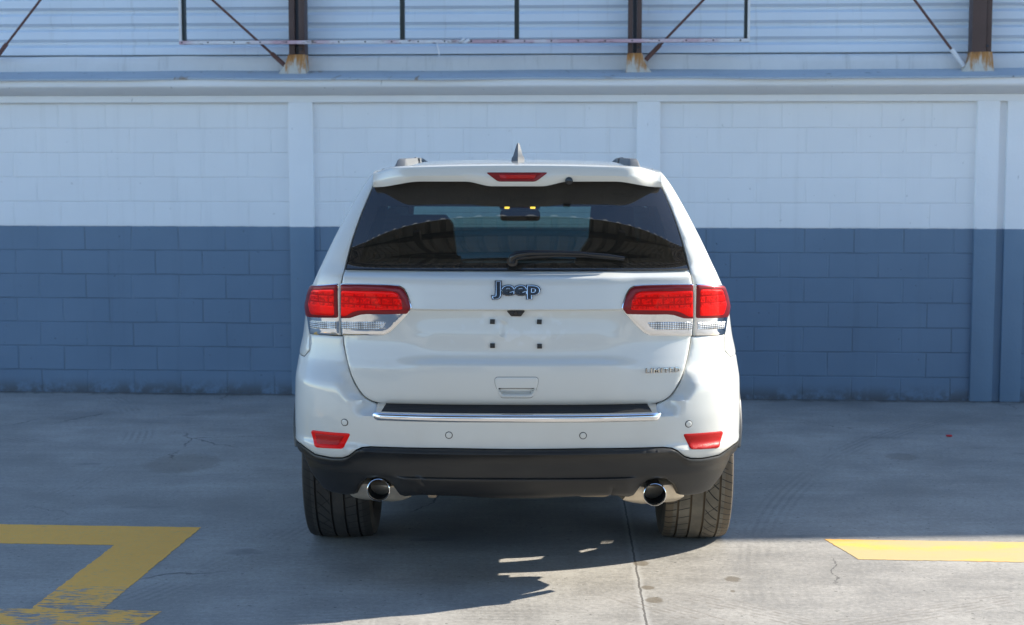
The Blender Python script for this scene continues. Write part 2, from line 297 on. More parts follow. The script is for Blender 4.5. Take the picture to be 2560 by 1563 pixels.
def mat_tyre(name, d0, d1, dg):
    m, n, l, b = new_mat(name); g = G(n, l); co = obj_coord(n); x, y, z = g.sep(co)
    rad = g.math('SQRT', g.math('ADD', g.math('MULTIPLY', y, y), g.math('MULTIPLY', z, z)))
    arc = g.math('MULTIPLY', g.math('ARCTAN2', z, y), .387)
    tread = g.math('GREATER_THAN', rad, .372)
    def band(x0, x1): return g.math('MULTIPLY', g.math('GREATER_THAN', x, x0), g.math('LESS_THAN', x, x1))
    def sipe(skew, pitch, width, curve=0.):
        u = g.math('ADD', arc, g.math('MULTIPLY', x, skew))
        if curve: u = g.math('ADD', u, g.math('MULTIPLY', g.math('MULTIPLY', x, x), curve))
        return g.math('LESS_THAN', g.math('FRACT', g.math('DIVIDE', u, pitch)), width)
    d = g.math('MULTIPLY', band(-.150, -.098), sipe(.35, .042, .11))
    d = g.math('MAXIMUM', d, g.math('MULTIPLY', band(-.088, -.040), sipe(.30, .052, .085)))
    d = g.math('MAXIMUM', d, g.math('MULTIPLY', band(.030, .086), sipe(-2.3, .060, .13, 9.)))
    d = g.math('MAXIMUM', d, g.math('MULTIPLY', g.math('MULTIPLY', band(.030, .086), sipe(.9, .120, .03)), 1.))
    d = g.math('MAXIMUM', d, g.math('MULTIPLY', band(.098, .150), sipe(-.5, .036, .10)))
    d = g.math('MULTIPLY', d, tread)
    dust = g.ramp(g.noise(co, 9, 5), .3, .7)
    groove = g.math('MULTIPLY', g.math('LESS_THAN', rad, .3835), tread)
    c = g.mix(dust, d0, d1); c = g.mix(g.math('MULTIPLY', groove, .6), c, dg); c = g.mix(d, c, (.008, .008, .008))
    side = g.math('SUBTRACT', 1., tread); c = g.mix(side, c, g.mix(dust, (.028, .024, .02), (.062, .048, .034)))
    l.new(c, b.inputs["Base Color"]); b.inputs["Roughness"].default_value = .75
    l.new(g.bump(g.math('ADD', g.math('MULTIPLY', d, -1.), g.math('MULTIPLY', g.noise(co, 120, 3), .15)), .8, .006), b.inputs["Normal"]); return m
def mat_plastic():
    m, n, l, b = new_mat("grained_black_plastic"); g = G(n, l); co = obj_coord(n)
    du = g.ramp(g.noise(g.mapping(co, (1.2, 1, 5)), 2, 5), .35, .75)
    l.new(g.mix(du, (.010, .010, .010), (.024, .022, .019)), b.inputs["Base Color"]); b.inputs["Roughness"].default_value = .42
    l.new(g.bump(g.noise(co, 700, 2), .12, .002), b.inputs["Normal"]); return m

M = dict(ground=mat_ground(), line=mat_paint_line(), blocks=mat_blocks(), two=mat_two_tone(), flash=mat_flashing(), stain=mat_stained_white(), siding=mat_siding(),
    rustbase=mat_rust_base(), rail=mat_rail(), brown=mat("brown_steel_paint", (.075, .045, .042), .5, var=.3, vscale=5, bump=.1), rod=mat("rusty_rod", (.12, .055, .045), .7, var=.35, vscale=14),
    darkgreen=mat("dark_green_steel", (.012, .022, .024), .45), whitesteel=mat("white_steel_paint", (.68, .69, .71), .5, var=.08), slot=mat("shadow_blue_steel", (.02, .027, .045), .5),
    paint=mat_paint(), gap=mat("black_seal", (.006, .006, .006), .6), rear_glass=mat_glass("tinted_rear_glass", (.19, .32, .30), .032, True), clear_glass=mat_glass("windscreen_glass", (.80, .88, .88)),
    privacy=mat("privacy_glass", (.006, .007, .008), .02, coat=1), red=mat_lens("bright_red_lens", (.98, .006, .004), (.36, .002, .002), 1., .65), darkred=mat_lens("dark_red_lens", (.20, .012, .016), (0, 0, 0), 0., .4),
    rimred=mat_lens("smoked_red_bezel", (.20, .016, .020), (0, 0, 0), 0., .5), reflector=mat("red_reflector", (.42, .008, .008), .3, spec=.2, bump=.2, bscale=350), reflector_rim=mat("red_reflector_rim", (.78, .006, .005), .3, spec=.15),
    chrome=mat("chrome", (.80, .80, .80), .06, 1.), shield=mat("dull_heat_shield", (.30, .25, .19), .45, .8), satin=mat("brushed_exhaust_steel", (.66, .57, .44), .34, .6, var=.28, vscale=22), darkmetal=mat("sooty_pipe", (.008, .007, .006), .8),
    ribbed=mat_ribbed(), plastic=mat_plastic(), gloss_black=mat("gloss_black", (.008, .008, .009), .22, coat=.15), rubber=mat("black_rubber", (.012, .012, .013), .5),
    rail_grey=mat("grey_roof_rail", (.10, .105, .11), .5), tyre=mat_tyre("tyre_rubber", (.030, .029, .027), (.058, .053, .046), (.010, .009, .008)), sunlit_dusty_tyre=mat_tyre("sunlit_dusty_tyre_rubber", (.10, .088, .068), (.17, .148, .112), (.115, .078, .042)), alloy=mat("dusty_alloy", (.22, .19, .155), .5, .7, var=.3), under=mat("underbody", (.02, .019, .018), .8),
    cabin=mat("dark_cabin_trim", (.022, .021, .022), .75, var=.2), seat=mat("dark_seat_leather", (.020, .018, .018), .55), lamp=mat("amber_map_lamp", (1, .5, .08), .4, emit=(1, .42, .05), estr=3.),
    silver=mat("silver_badge", (.72, .70, .66), .15, 1.), headlamp=mat("headlamp_glass", (.55, .57, .6), .05, coat=1), shed=mat("brown_roof_sheet", (.25, .235, .21), .5, var=.35, vscale=1.5), beige=mat("beige_render", (.50, .45, .37), .8, var=.15, vscale=1.2), door=mat("brown_shutter", (.10, .075, .06), .5, var=.2), steel_dark=mat("dark_roof_steel", (.018, .017, .017), .6),
    scrap=mat("red_scrap", (.55, .02, .03), .5), oil=mat("dried_oil", (.15, .125, .09), .5, var=.3, vscale=40), paper=mat("white_strip", (.7, .7, .72), .6), redbrake=mat("brake_lens", (.42, .006, .006), .3, coat=.3, spec=.2, bump=.3, bscale=160))

# ---------------- object helpers ----------------
def tag(o, label=None, cat=None, group=None, kind=None):
    if label: o["label"] = label
    if cat: o["category"] = cat
    if group: o["group"] = group
    if kind: o["kind"] = kind
    return o
def empty(name, loc=(0, 0, 0), rz=0.):
    o = bpy.data.objects.new(name, None); o.empty_display_size = .2; COL.objects.link(o); o.location = loc; o.rotation_euler = (0, 0, rz); return o
def link(name, me, m, parent=None, smooth=True, sharp=38):
    o = bpy.data.objects.new(name, me); COL.objects.link(o)
    for k in (m if isinstance(m, (list, tuple)) else [m]): me.materials.append(k)
    if smooth and me.polygons:
        me.polygons.foreach_set("use_smooth", [True]*len(me.polygons)); me.set_sharp_from_angle(angle=R(sharp))
    if parent: o.parent = parent
    return o
def meshobj(name, verts, faces, m, parent=None, smooth=True, sharp=38, fix=True):
    me = bpy.data.meshes.new(name); me.from_pydata(verts, [], faces); me.update()
    if fix:
        bm = bmesh.new(); bm.from_mesh(me); bmesh.ops.remove_doubles(bm, verts=bm.verts, dist=1e-6); bmesh.ops.recalc_face_normals(bm, faces=bm.faces); bm.to_mesh(me); bm.free()
    return link(name, me, m, parent, smooth, sharp)
class MB:       # collects solids into one mesh
    def __init__(s): s.v, s.f, s.mi = [], [], []
    def add(s, v, f, mi=0):
        o = len(s.v); s.v += [tuple(p) for p in v]; s.f += [tuple(i+o for i in q) for q in f]; s.mi += [mi]*len(f); return s
    def box(s, x0, x1, y0, y1, z0, z1, bev=0., mi=0, mtx=None):
        b = bev
        if b:
            bm = bmesh.new(); bmesh.ops.create_cube(bm, size=1)
            for v in bm.verts: v.co = ((x0+x1)/2+v.co.x*(x1-x0), (y0+y1)/2+v.co.y*(y1-y0), (z0+z1)/2+v.co.z*(z1-z0))
            bmesh.ops.bevel(bm, geom=bm.edges[:], offset=b, segments=2, affect='EDGES', profile=.6)
            vs = [(mtx @ v.co if mtx else v.co) for v in bm.verts]; bm.verts.index_update(); fs = [[v.index for v in f.verts] for f in bm.faces]; bm.free()
            return s.add(vs, fs, mi)
        v = [(x, y, z) for x in (x0, x1) for y in (y0, y1) for z in (z0, z1)]
        if mtx: v = [mtx @ Vector(p) for p in v]
        return s.add(v, [(0, 1, 3, 2), (4, 6, 7, 5), (0, 4, 5, 1), (2, 3, 7, 6), (0, 2, 6, 4), (1, 5, 7, 3)], mi)
    def tube(s, pts, r, n=10, mi=0, cap=True):
        pts = [Vector(p) for p in pts]; rs = r if isinstance(r, (list, tuple)) else [r]*len(pts); rings = []; v = []
        for i, p in enumerate(pts):
            d = (pts[min(i+1, len(pts)-1)]-pts[max(i-1, 0)]).normalized(); a = d.orthogonal().normalized() if i == 0 else (a-d*a.dot(d)).normalized(); b = d.cross(a)
            for k in range(n): t = 2*math.pi*k/n; v.append(p+(a*math.cos(t)+b*math.sin(t))*rs[i])
        f = [(i*n+k, i*n+(k+1) % n, (i+1)*n+(k+1) % n, (i+1)*n+k) for i in range(len(pts)-1) for k in range(n)]
        if cap: f += [tuple(range(n))[::-1], tuple((len(pts)-1)*n+k for k in range(n))]
        return s.add(v, f, mi)
    def prism_x(s, prof, x0, x1, mi=0, closed=True):        # (y,z) outline swept along x
        n = len(prof); v = [(x0, y, z) for y, z in prof]+[(x1, y, z) for y, z in prof]
        f = [(i, (i+1) % n, n+(i+1) % n, n+i) for i in range(n if closed else n-1)]
        if closed: f += [tuple(range(n))[::-1], tuple(range(n, 2*n))]
        return s.add(v, f, mi)
    def revolve_x(s, prof, n=96, mi=0, close=False):        # (x, r) outline turned about the x axis
        k = len(prof); v = [(x, r*math.cos(2*math.pi*i/n), r*math.sin(2*math.pi*i/n)) for i in range(n) for x, r in prof]
        f = [(i*k+j, i*k+(j+1) % k, ((i+1) % n)*k+(j+1) % k, ((i+1) % n)*k+j) for i in range(n) for j in range(k if close else k-1)]
        return s.add(v, f, mi)
    def build(s, name, m, parent=None, smooth=True, sharp=38, fix=True):
        me = bpy.data.meshes.new(name); me.from_pydata(s.v, [], s.f); me.update()
        if any(s.mi): me.polygons.foreach_set("material_index", s.mi)
        if fix:
            bm = bmesh.new(); bm.from_mesh(me); bmesh.ops.recalc_face_normals(bm, faces=bm.faces); bm.to_mesh(me); bm.free()
        return link(name, me, m, parent, smooth, sharp)
# ---------- car surface ----------
def pchip(pts):
    xs=[p[0] for p in pts]; ys=[p[1] for p in pts]; n=len(xs)
    h=[xs[i+1]-xs[i] for i in range(n-1)]; d=[(ys[i+1]-ys[i])/h[i] for i in range(n-1)]
    m=[d[0]]
    for i in range(1,n-1):
        if d[i-1]*d[i]<=0: m.append(0.0)
        else:
            w1=2*h[i]+h[i-1]; w2=h[i]+2*h[i-1]
            m.append((w1+w2)/(w1/d[i-1]+w2/d[i]))
    m.append(d[-1])
    def f(x):
        if x<=xs[0]: return ys[0]
        if x>=xs[-1]: return ys[-1]
        i=0
        while x>xs[i+1]: i+=1
        t=(x-xs[i])/h[i]; t2=t*t; t3=t2*t
        return (2*t3-3*t2+1)*ys[i]+(t3-2*t2+t)*h[i]*m[i]+(-2*t3+3*t2)*ys[i+1]+(t3-t2)*h[i]*m[i+1]
    return f
def sstep(a,b,x):
    t=min(1,max(0,(x-a)/(b-a))); return t*t*(3-2*t)
Wf=pchip([(.30,.86),(.40,.915),(.50,.945),(.62,.957),(.79,.955),(.93,.945),(1.01,.928),(1.13,.906),(1.19,.886),(1.29,.838),(1.46,.758),(1.575,.70),(1.66,.652),(1.73,.60)])
Df=pchip([(.30,.42),(.5,.48),(1.0,.46),(1.08,.43),(1.16,.36),(1.25,.25),(1.33,.18),(1.5,.15),(1.73,.14)])
# rear profile: bumper and quarter panels
Yb=pchip([(.30,.16),(.36,.085),(.42,.045),(.462,.022),(.474,.016),(.54,.004),(.56,-.004),(.575,-.008),(.588,.0),(.60,.008),(.66,.001),(.72,-.004),(.80,.0),(.842,.006),(.853,.014),(.90,.055),(.925,.070),(.96,.076),(1.03,.080),(1.2,.098),(1.29,.125),(1.31,.150),(1.4,.193),(1.5,.247),(1.6,.308),(1.69,.370),(1.74,.42)])
# tailgate at its centre line
Yt=pchip([(.755,.085),(.765,.062),(.785,.048),(.83,.040),(.90,.036),(.928,.038),(.936,.042),(.952,.060),(.97,.067),(1.05,.075),(1.146,.088),(1.1505,.085),(1.1535,.066),(1.157,.062),(1.165,.064),(1.22,.076),(1.278,.092),(1.284,.098),(1.302,.146),(1.312,.156)])
Yte=pchip([(.755,.085),(.765,.062),(.785,.050),(.83,.045),(.90,.046),(.95,.056),(1.03,.070),(1.15,.078),(1.22,.088),(1.278,.103),(1.284,.109),(1.302,.150),(1.312,.156)])
TG=pchip([(.758,.0),(.7585,.46),(.760,.53),(.766,.572),(.780,.609),(.80,.634),(.84,.662),(.88,.682),(.94,.701),(1.02,.718),(1.10,.726),(1.2,.726),(1.25,.722),(1.31,.712)])  # half width of tailgate by height
PEXP=2.6
_tab=[]
def _mk():
    n=400; L=0; px,py=0,0
    for i in range(n+1):
        a=math.pi/2*i/n
        x=math.sin(a)**(2/PEXP); y=1-math.cos(a)**(2/PEXP)
        L+=math.hypot((x-px)*.93,(y-py)*.46); _tab.append((L,x,y)); px,py=x,y
_mk()
LT=_tab[-1][0]
def _interp(v,k,ks):
    lo,hi=0,len(_tab)-1
    while hi-lo>1:
        m=(lo+hi)//2
        if _tab[m][k]<=v: lo=m
        else: hi=m
    a,b=_tab[lo],_tab[hi]; t=(v-a[k])/max(1e-9,b[k]-a[k])
    return [a[j]+(b[j]-a[j])*t for j in ks]
def x2q(x,z):
    r=min(1,abs(x)/Wf(z)); q=_interp(r,1,[0])[0]
    return math.copysign(q,x)
def edge_gap(x,z):      # signed distance-like measure outside the tailgate outline
    return abs(x)-TG(z) if z>.766 else max(.0,.76-z)+max(0,abs(x)-.60)
def rear_y(x,z,mode):
    ax=abs(x)
    if mode=='tail':
        f=sstep(.36,.50,ax)
        g=Yt(z)*(1-f)+Yte(z)*f
        if .93<z<1.05:   # lower swoosh fades sideways
            f2=sstep(.30,.52,ax); g=Yt(z)*(1-f2)+Yte(z)*f2
        # soft flank of the plate recess
        return g
    y=Yb(z)
    if mode=='body' and z>.72 and z<1.03:
        d=ax-TG(max(z,.766)) if z>.78 else math.hypot(max(0,ax-.60),max(0,.775-z))
        k=1-sstep(.0,.085,d)
        y=y*(1-k)+max(y,Yte(max(.80,min(z,1.3)))+.004)*k if ax>.55 else y
    return y
def surf(q,z,mode='body',off=0.0):
    a=abs(q); W=Wf(z); D=Df(z)
    if a<=LT:
        rx,ry=_interp(a,0,[1,2]); x=W*rx; y=D*ry
    else:
        x=W; y=D+(a-LT)
    yy=y+rear_y(x,z,mode)
    if off:
        e=.004
        if a<=LT:
            r1=_interp(min(LT,a+e),0,[1,2]); r0=_interp(max(0,a-e),0,[1,2])
            tx,ty=W*(r1[0]-r0[0]),D*(r1[1]-r0[1])
        else: tx,ty=0,1
        l=math.hypot(tx,ty) or 1; nx,ny=ty/l,-tx/l
        x+=nx*off; yy+=ny*off
    return (math.copysign(x,q) if q else x, yy, z)

# ================= SETTING =================
gm = MB().add([(-60, -60, 0), (60, -60, 0), (60, 60, 0), (-60, 60, 0)], [(0, 1, 2, 3)])
ground = gm.build("ground", M["ground"], smooth=False, fix=False); tag(ground, "grey trowelled concrete yard with a crack line and dusty tyre prints", "ground", kind="structure")
def ragged(pts, step=.022, amp=.0035):
    out = []; n = len(pts)
    for i in range(n):
        a, b = Vector(pts[i]), Vector(pts[(i+1) % n]); k = max(1, int((b-a).length/step)); nr = Vector((-(b-a).y, (b-a).x)).normalized()
        for j in range(k): out.append(tuple(a.lerp(b, j/k)+nr*random.uniform(-amp, amp)*(j > 0)))
    return out
def sheet(name, pts, m, z, parent):
    pts = ragged(pts)
    me = bpy.data.meshes.new(name); bm = bmesh.new(); bm.faces.new([bm.verts.new((x, y, z)) for x, y in pts]); bmesh.ops.triangulate(bm, faces=bm.faces[:]); bm.normal_update()
    for f in bm.faces:
        if f.normal.z < 0: f.normal_flip()
    ex = bmesh.ops.extrude_face_region(bm, geom=bm.faces[:])       # a thin coat: its edge reaches down to the concrete
    top = [e for e in ex["geom"] if isinstance(e, bmesh.types.BMVert)]
    for vv in bm.verts: vv.co.z = .0006
    for vv in top: vv.co.z = z
    bm.to_mesh(me); bm.free(); return link(name, me, m, parent, smooth=False)
mk = sheet("painted_marking", [(-6, 8.07), (-1.49, 7.765), (-1.612, 6.345), (-1.372, 6.318), (-1.475, 5.93), (-6, 6.24), (-6, 6.63), (-1.897, 6.352), (-1.82, 7.41), (-6, 7.69)], M["line"], .0016, ground)
tag(mk, "worn yellow bay marking with a corner and scrubbed lower end")
mk = sheet("painted_marking", [(1.452, 7.525), (7, 7.15), (7, 6.76), (1.53, 7.145)], M["line"], .0016, ground)
tag(mk, "bright yellow painted bar at the edge of the wall's shade")
sc_ = MB().box(2.74, 2.775, 10.27, 10.295, .002, .012, .003); tag(sc_.build("red_scrap", M["scrap"]), "tiny red scrap lying on the concrete near the wall", "litter")

# painted block wall: local x along the wall, -y towards the camera
WALL = (-0.004, 12.0); WR = -0.068
wall = empty("block_wall", (*WALL, 0), WR); tag(wall, "white over slate blue painted block wall behind the car", "wall")
pil = [(-9.12, -8.95), (-6.62, -6.45), (-4.13, -3.96), (-1.625, -1.447), (.905, 1.070), (3.305, 3.462), (3.517, 3.66), (6.05, 6.21), (8.55, 8.71), (11.05, 11.21)]
xs = [-12.0]+[v for p in pil for v in p]+[13.0]
for i in range(0, len(xs), 2):
    a, b_ = xs[i], xs[i+1]
    if b_-a < .1: continue
    MB().box(a, b_, 0, .15, 0, 2.160).build("block_panel", M["blocks"], wall, smooth=False)
for a, b_ in pil: MB().box(a, b_, -.028, .152, 0, 2.1585, .006).build("pilaster", M["two"], wall)
MB().box(3.462, 3.517, .004, .15, 0, 2.16).build("expansion_joint", M["two"], wall, smooth=False)
MB().prism_x([(-.026, 2.144), (-.030, 2.148), (-.030, 2.194), (.15, 2.194), (.15, 2.162), (.0, 2.162), (.0, 2.144)], -12, 13).build("ring_beam", M["two"], wall, smooth=False)
MB().prism_x([(-.030, 2.1945), (-.100, 2.234), (-.130, 2.244), (-.142, 2.254), (-.146, 2.266), (-.146, 2.306), (.15, 2.306), (.15, 2.1945)], -12, 13).build("cornice", M["two"], wall, sharp=50)
# sloped flashing above the cornice, slightly uneven
v, f = [], []; N = 200
for i in range(N+1):
    x = -12+25*i/N; w = .006*math.sin(x*2.1)+.004*math.sin(x*5.3+1)
    v += [(x, -.165+w, 2.300+w*.5), (x, -.163+w, 2.314+w*.5), (x, .17, 2.384+w*.4), (x, .17, 2.3065)]
for i in range(N):
    for k in range(3): f.append((4*i+k, 4*i+k+1, 4*i+4+k+1, 4*i+4+k))
    f.append((4*i+3, 4*i, 4*i+4, 4*i+7))
meshobj("ledge_flashing", v, f, M["flash"], wall, sharp=20)
v, f = [], []
for i in range(N+1):
    x = -12+25*i/N; w = .005*math.sin(x*1.7)+.003*math.sin(x*7.1)
    v += [(x, .158, 2.36), (x, .158+w, 2.43), (x, .164+w, 2.470), (x, .178, 2.488+w*.6), (x, .24, 2.494)]
for i in range(N):
    for k in range(4): f.append((5*i+k, 5*i+k+1, 5*i+5+k+1, 5*i+5+k))
meshobj("parapet", v, f, M["stain"], wall, sharp=60)

# ribbed metal building rising behind the wall
bld = empty("metal_building", (*WALL, 0), WR); tag(bld, "pale ribbed steel warehouse side rising above the block wall", "building")
HB = 2.49+.1165*24
prof = []; z = 2.47
while z < HB:
    prof += [(.300, z), (.300, z+.0165), (.268, z+.0345), (.262, z+.037), (.262, z+.092), (.268, z+.0955), (.300, z+.1145)]; z += .1165
v = [(x, y, zz) for x in (-14, -4.6, -1.2, 2.1, 5.6, 16) for y, zz in prof]; n_ = len(prof)
f = [(k*n_+i, k*n_+i+1, (k+1)*n_+i+1, (k+1)*n_+i) for k in range(5) for i in range(n_-1)]
meshobj("ribbed_siding", v, f, M["siding"], bld, sharp=12, fix=False)
tt_ = 4.74/(SUN_B*.998+SUN_A*.068); xc_ = 1.325+(SUN_A*.998-SUN_B*.068)*tt_       # the gable's slope reaches this height where its shade ends on the yard
gp = [(-14, 0), (xc_+10, 0), (xc_+10, tt_-2.5), (5, tt_+.25*(xc_-5)), (-14, max(5.5, tt_+.25*(xc_-5)-4))]
MB().add([(x, y, z) for y in (.31, 9) for x, z in gp], [(0, 1, 2, 3, 4), (9, 8, 7, 6, 5)]+[(i, (i+1) % 5, 5+(i+1) % 5, 5+i) for i in range(5)]).build("gable_core", M["siding"], bld, smooth=False)

# steel posts standing on the ledge
def post(cx, w, label, kind):
    t = empty("steel_post", (WALL[0]+math.cos(WR)*cx-math.sin(WR)*.13, WALL[1]+math.sin(WR)*cx+math.cos(WR)*.13, 0), WR); tag(t, label, "post", "brown steel posts on the ledge")
    h = w/2; g_ = .014
    m = MB(); z0, z1 = 2.475, 4.6
    if kind == 'box': m.box(-h, h*.42, -.07, .07, z0, z1, .006).box(h*.42+.002, h, -.055, .07, z0, z1, .004)
    else:
        m.box(-h, -g_, -.06, .07, z0, z1, .005).box(g_, h, -.06, .07, z0, z1, .005)
    m.build("column", M["brown"], t)
    if kind != 'box': MB().box(-g_+.001, g_-.001, -.03, .06, z0, z1).build("web_plate", M["slot"], t, smooth=False)
    MB().tube([(h*.55, -.064, 2.535), (h*.55, -.078, 2.535)], .009, 8).build("bolt", M["slot"], t)
    s = -1 if kind in ('left', 'box') else 1
    z_ = 2.36; vv = []
    for zz, gl, gr, gy in ((2.352, .075, .016, .10), (2.39, .045, .012, .088), (2.44, .018, .008, .078), (2.487, .006, .004, .074), (2.495, .004, .003, .073)):
        l_, r_ = (gl, gr) if s < 0 else (gr, gl)
        vv += [(-h-l_, -gy, zz), (h+r_, -gy, zz), (h+r_, .06, zz), (-h-l_, .06, zz)]
    ff = [(4*k+i, 4*k+(i+1) % 4, 4*k+4+(i+1) % 4, 4*k+4+i) for k in range(4) for i in range(4)]+[(16, 17, 18, 19)]
    meshobj("rusted_base", vv, ff, M["rustbase"], t, sharp=60); return t
post(-1.576, .118, "brown steel post with a rusted foot, left of the three", "left")
post(.885, .100, "brown steel post with a rusted foot, middle of the three above the car", "right")
post(3.342, .140, "widest brown boxed steel post with an orange rusted foot, right of the three", "box")
def rod(x0, z0, x1, z1, label, foot=None):
    k = (4.3-z0)/(z1-z0); P0, P1 = Vector((x0, .10, z0)), Vector((x0+(x1-x0)*k, .22, z0+(z1-z0)*k))
    b0 = Vector((*WALL, 0)); rot = Matrix.Rotation(WR, 4, 'Z'); base = b0+rot @ Vector((x0, 0, 0))
    t = empty("brace_rod", (base.x, base.y, 0), WR); tag(t, label, "brace", "rusty diagonal brace rods")
    off = Vector((x0, 0, 0)); mids = [P0.lerp(P1, q)-off for q in (0, .2, .4, .6, .8, 1)]; mids = [p+Vector((0, 0, -.008*math.sin(math.pi*i/5))) for i, p in enumerate(mids)]
    MB().tube(mids, .0095, 8).build("rod", M["rod"], t)
    d = (P1-P0).normalized(); MB().tube([P0-off-d*.03, P0-off+d*.12], .017, 8).build("turnbuckle", M[foot or "rod"], t)
rod(-3.83, 2.49, -3.52, 2.885, "rusty diagonal brace rod at the far left, leaning right")
rod(-1.68, 2.425, -2.19, 2.885, "rusty diagonal brace rod running down to the left post's foot")
rod(.986, 2.47, 1.38, 2.885, "rusty diagonal brace rod rising from the middle post's foot")
rod(3.21, 2.42, 2.865, 2.885, "thin rusty diagonal brace rod with a pale foot, left of the boxed post", "whitesteel")
# empty sign frame hanging in front of the posts
sg = empty("sign_frame", (WALL[0], WALL[1], 0), WR); tag(sg, "empty rectangular sign frame of flaking pinkish white steel across two posts", "sign frame")
y0, y1 = -.02, .035; zb = 2.566; xl, xr = -2.425, 1.702
MB().box(xl, xr, y0, y1, zb, zb+.024, .002).build("bottom_rail", M["rail"], sg)
MB().box(xl, xr, y1-.006, y1+.02, zb+.024, zb+.030).build("bottom_lip", M["rod"], sg, smooth=False)
for x, s in ((xl, 1), (xr, -1)):
    MB().box(*sorted((x, x+s*.018)), y0, y1, zb+.0245, 4.1, .002).build("side_rail", M["whitesteel"], sg)
    MB().box(*sorted((x+s*.0185, x+s*.040)), y0+.02, y1+.015, zb+.031, 4.1).build("side_return", M["darkgreen"], sg, smooth=False)
for x in (-.790, .038): MB().box(x-.016, x+.016, y0+.008, y1, zb+.031, 4.1, .002).build("mullion", M["darkgreen"], sg)
MB().tube([(-.335, -.026, zb+.03), (-.36, -.03, zb+.012), (-.33, -.034, zb+.006), (-.30, -.03, zb+.026)], .012, 6).build("rag", M["paper"], sg)
MB().tube([(-.535, -.03, zb+.004), (-.530, -.032, zb-.03), (-.522, -.032, zb-.062), (-.521, -.03, zb-.09)], [.0045, .004, .006, .004], 6).build("loose_string", M["paper"], sg)

# open roof behind and above the camera (seen only mirrored in the car's rear window)
can = empty("corrugated_canopy", (0, -3, 0)); tag(can, "dark corrugated canopy roof over the yard behind the camera", "canopy")
def canopy(ye, ze, yb, zb_, x0, x1):
    v, f = [], []; i = 0; x = x0
    seq = [(0, 0), (.17, 0), (.20, .09), (.26, .09), (.29, 0)]
    prof = []
    while x < x1:
        prof += [(x+a, h) for a, h in seq[:-1]]; x += .29
    for yy, zz in ((ye, ze), (yb, zb_)):
        v += [(a, yy+3, zz+h) for a, h in prof]
    n = len(prof); f = [(i, i+1, n+i+1, n+i) for i in range(n-1)]
    meshobj("roof_sheet", v, f, M["shed"], can, sharp=20, fix=False)
    v = [(a, yy, zz) for yy in (ye+3.002, ye+3.010) for a, h in prof for zz in (ze-.004, ze+h+.004)]
    f = [(k*2*n+2*i, k*2*n+2*i+1, k*2*n+2*i+3, k*2*n+2*i+2) for k in (0, 1) for i in range(n-1)]+[(2*i+e, 2*i+2+e, 2*n+2*i+2+e, 2*n+2*i+e) for e in (0, 1) for i in range(n-1)]
    meshobj("sunlit_rib_ends", v, f, M["whitesteel"], can, smooth=False)  # white strip added along the eave, coloured to stand for sunlit rib ends
    m = MB()
    for t in (.06, .30, .55, .8):
        yy = ye+(yb-ye)*t; zz = ze+(zb_-ze)*t; m.box(x0, x1, yy+2.94, yy+3.06, zz-.20, zz-.01)
    for xx in (-7.5, -4.5, -1.5, 1.5, 4.5, 7.5): m.box(xx-.07, xx+.07, ye+3.02, yb+3, min(ze, zb_)-.36, min(ze, zb_)-.215)
    m.build("roof_beams", M["steel_dark"], can, smooth=False)
    for xx in (-9.6, 9.6):
        for yy in (.9,): MB().box(xx-.09, xx+.09, yy+2.91, yy+3.09, 0, min(ze, zb_)-.365).build("canopy_post", M["steel_dark"], can, smooth=False)
canopy(4.05, 6.2, -4.6, 6.0, -10, 10)

# unseen building added behind the camera for warm bounce and reflections in the paintwork
ob = empty("bounce_building", (0, -15, 0)); tag(ob, "added beige building with brown shutters behind the camera, for bounce light and reflections", "building")
MB().box(-26, 26, -8, 0, 0, 3.9).build("wall", M["beige"], ob, smooth=False)
MB().box(-26.3, 26.3, -8.3, .35, 3.901, 4.15).build("roof_edge", M["steel_dark"], ob, smooth=False)
for x in (-19, -11.5, -4, 3.5, 11, 18.5): MB().box(x-2.1, x+2.1, .002, .06, .02, 2.9).build("shutter", M["door"], ob, smooth=False)

# ================= CAR =================
AXR, AXF, ARCH = 1.02, 3.935, .462
car = empty("parked_car", (0.018, 6.60, 0), -.010)
tag(car, "white parked suv seen from behind with red tail lights and dark rear window", "car")
def resample(poly, step):
    out = []; n = len(poly)
    for i in range(n):
        a, b = poly[i], poly[(i+1) % n]; d = math.hypot(b[0]-a[0], b[1]-a[1]); k = max(1, int(math.ceil(d/step)))
        out += [(a[0]+(b[0]-a[0])*j/k, a[1]+(b[1]-a[1])*j/k) for j in range(k)]
    return out
def inset(poly, d):
    n = len(poly); ar = sum(poly[i][0]*poly[(i+1) % n][1]-poly[(i+1) % n][0]*poly[i][1] for i in range(n)); s = 1 if ar > 0 else -1
    out = []
    for i in range(n):
        p, c, q = poly[i-1], poly[i], poly[(i+1) % n]
        a = Vector((c[0]-p[0], c[1]-p[1])).normalized(); b = Vector((q[0]-c[0], q[1]-c[1])).normalized()
        na, nb = Vector((-a.y, a.x))*s, Vector((-b.y, b.x))*s; m = na+nb
        if m.length < 1e-6: m = na
        m.normalize(); k = d/max(.45, m.dot(na)); out.append((c[0]+m.x*k, c[1]+m.y*k))
    return out
def inside(p, poly):
    x, y = p; r = False; n = len(poly); j = n-1
    for i in range(n):
        xi, yi = poly[i]; xj, yj = poly[j]
        if (yi > y) != (yj > y) and x < (xj-xi)*(y-yi)/(yj-yi)+xi: r = not r
        j = i
    return r
def segdist(p, poly):
    best = 9; n = len(poly); P = p
    for i in range(n):
        a, b = poly[i], poly[(i+1) % n]; dx, dy = b[0]-a[0], b[1]-a[1]; L2 = dx*dx+dy*dy or 1e-12
        t = max(0, min(1, ((P[0]-a[0])*dx+(P[1]-a[1])*dy)/L2)); best = min(best, math.hypot(P[0]-a[0]-dx*t, P[1]-a[1]-dy*t))
    return best
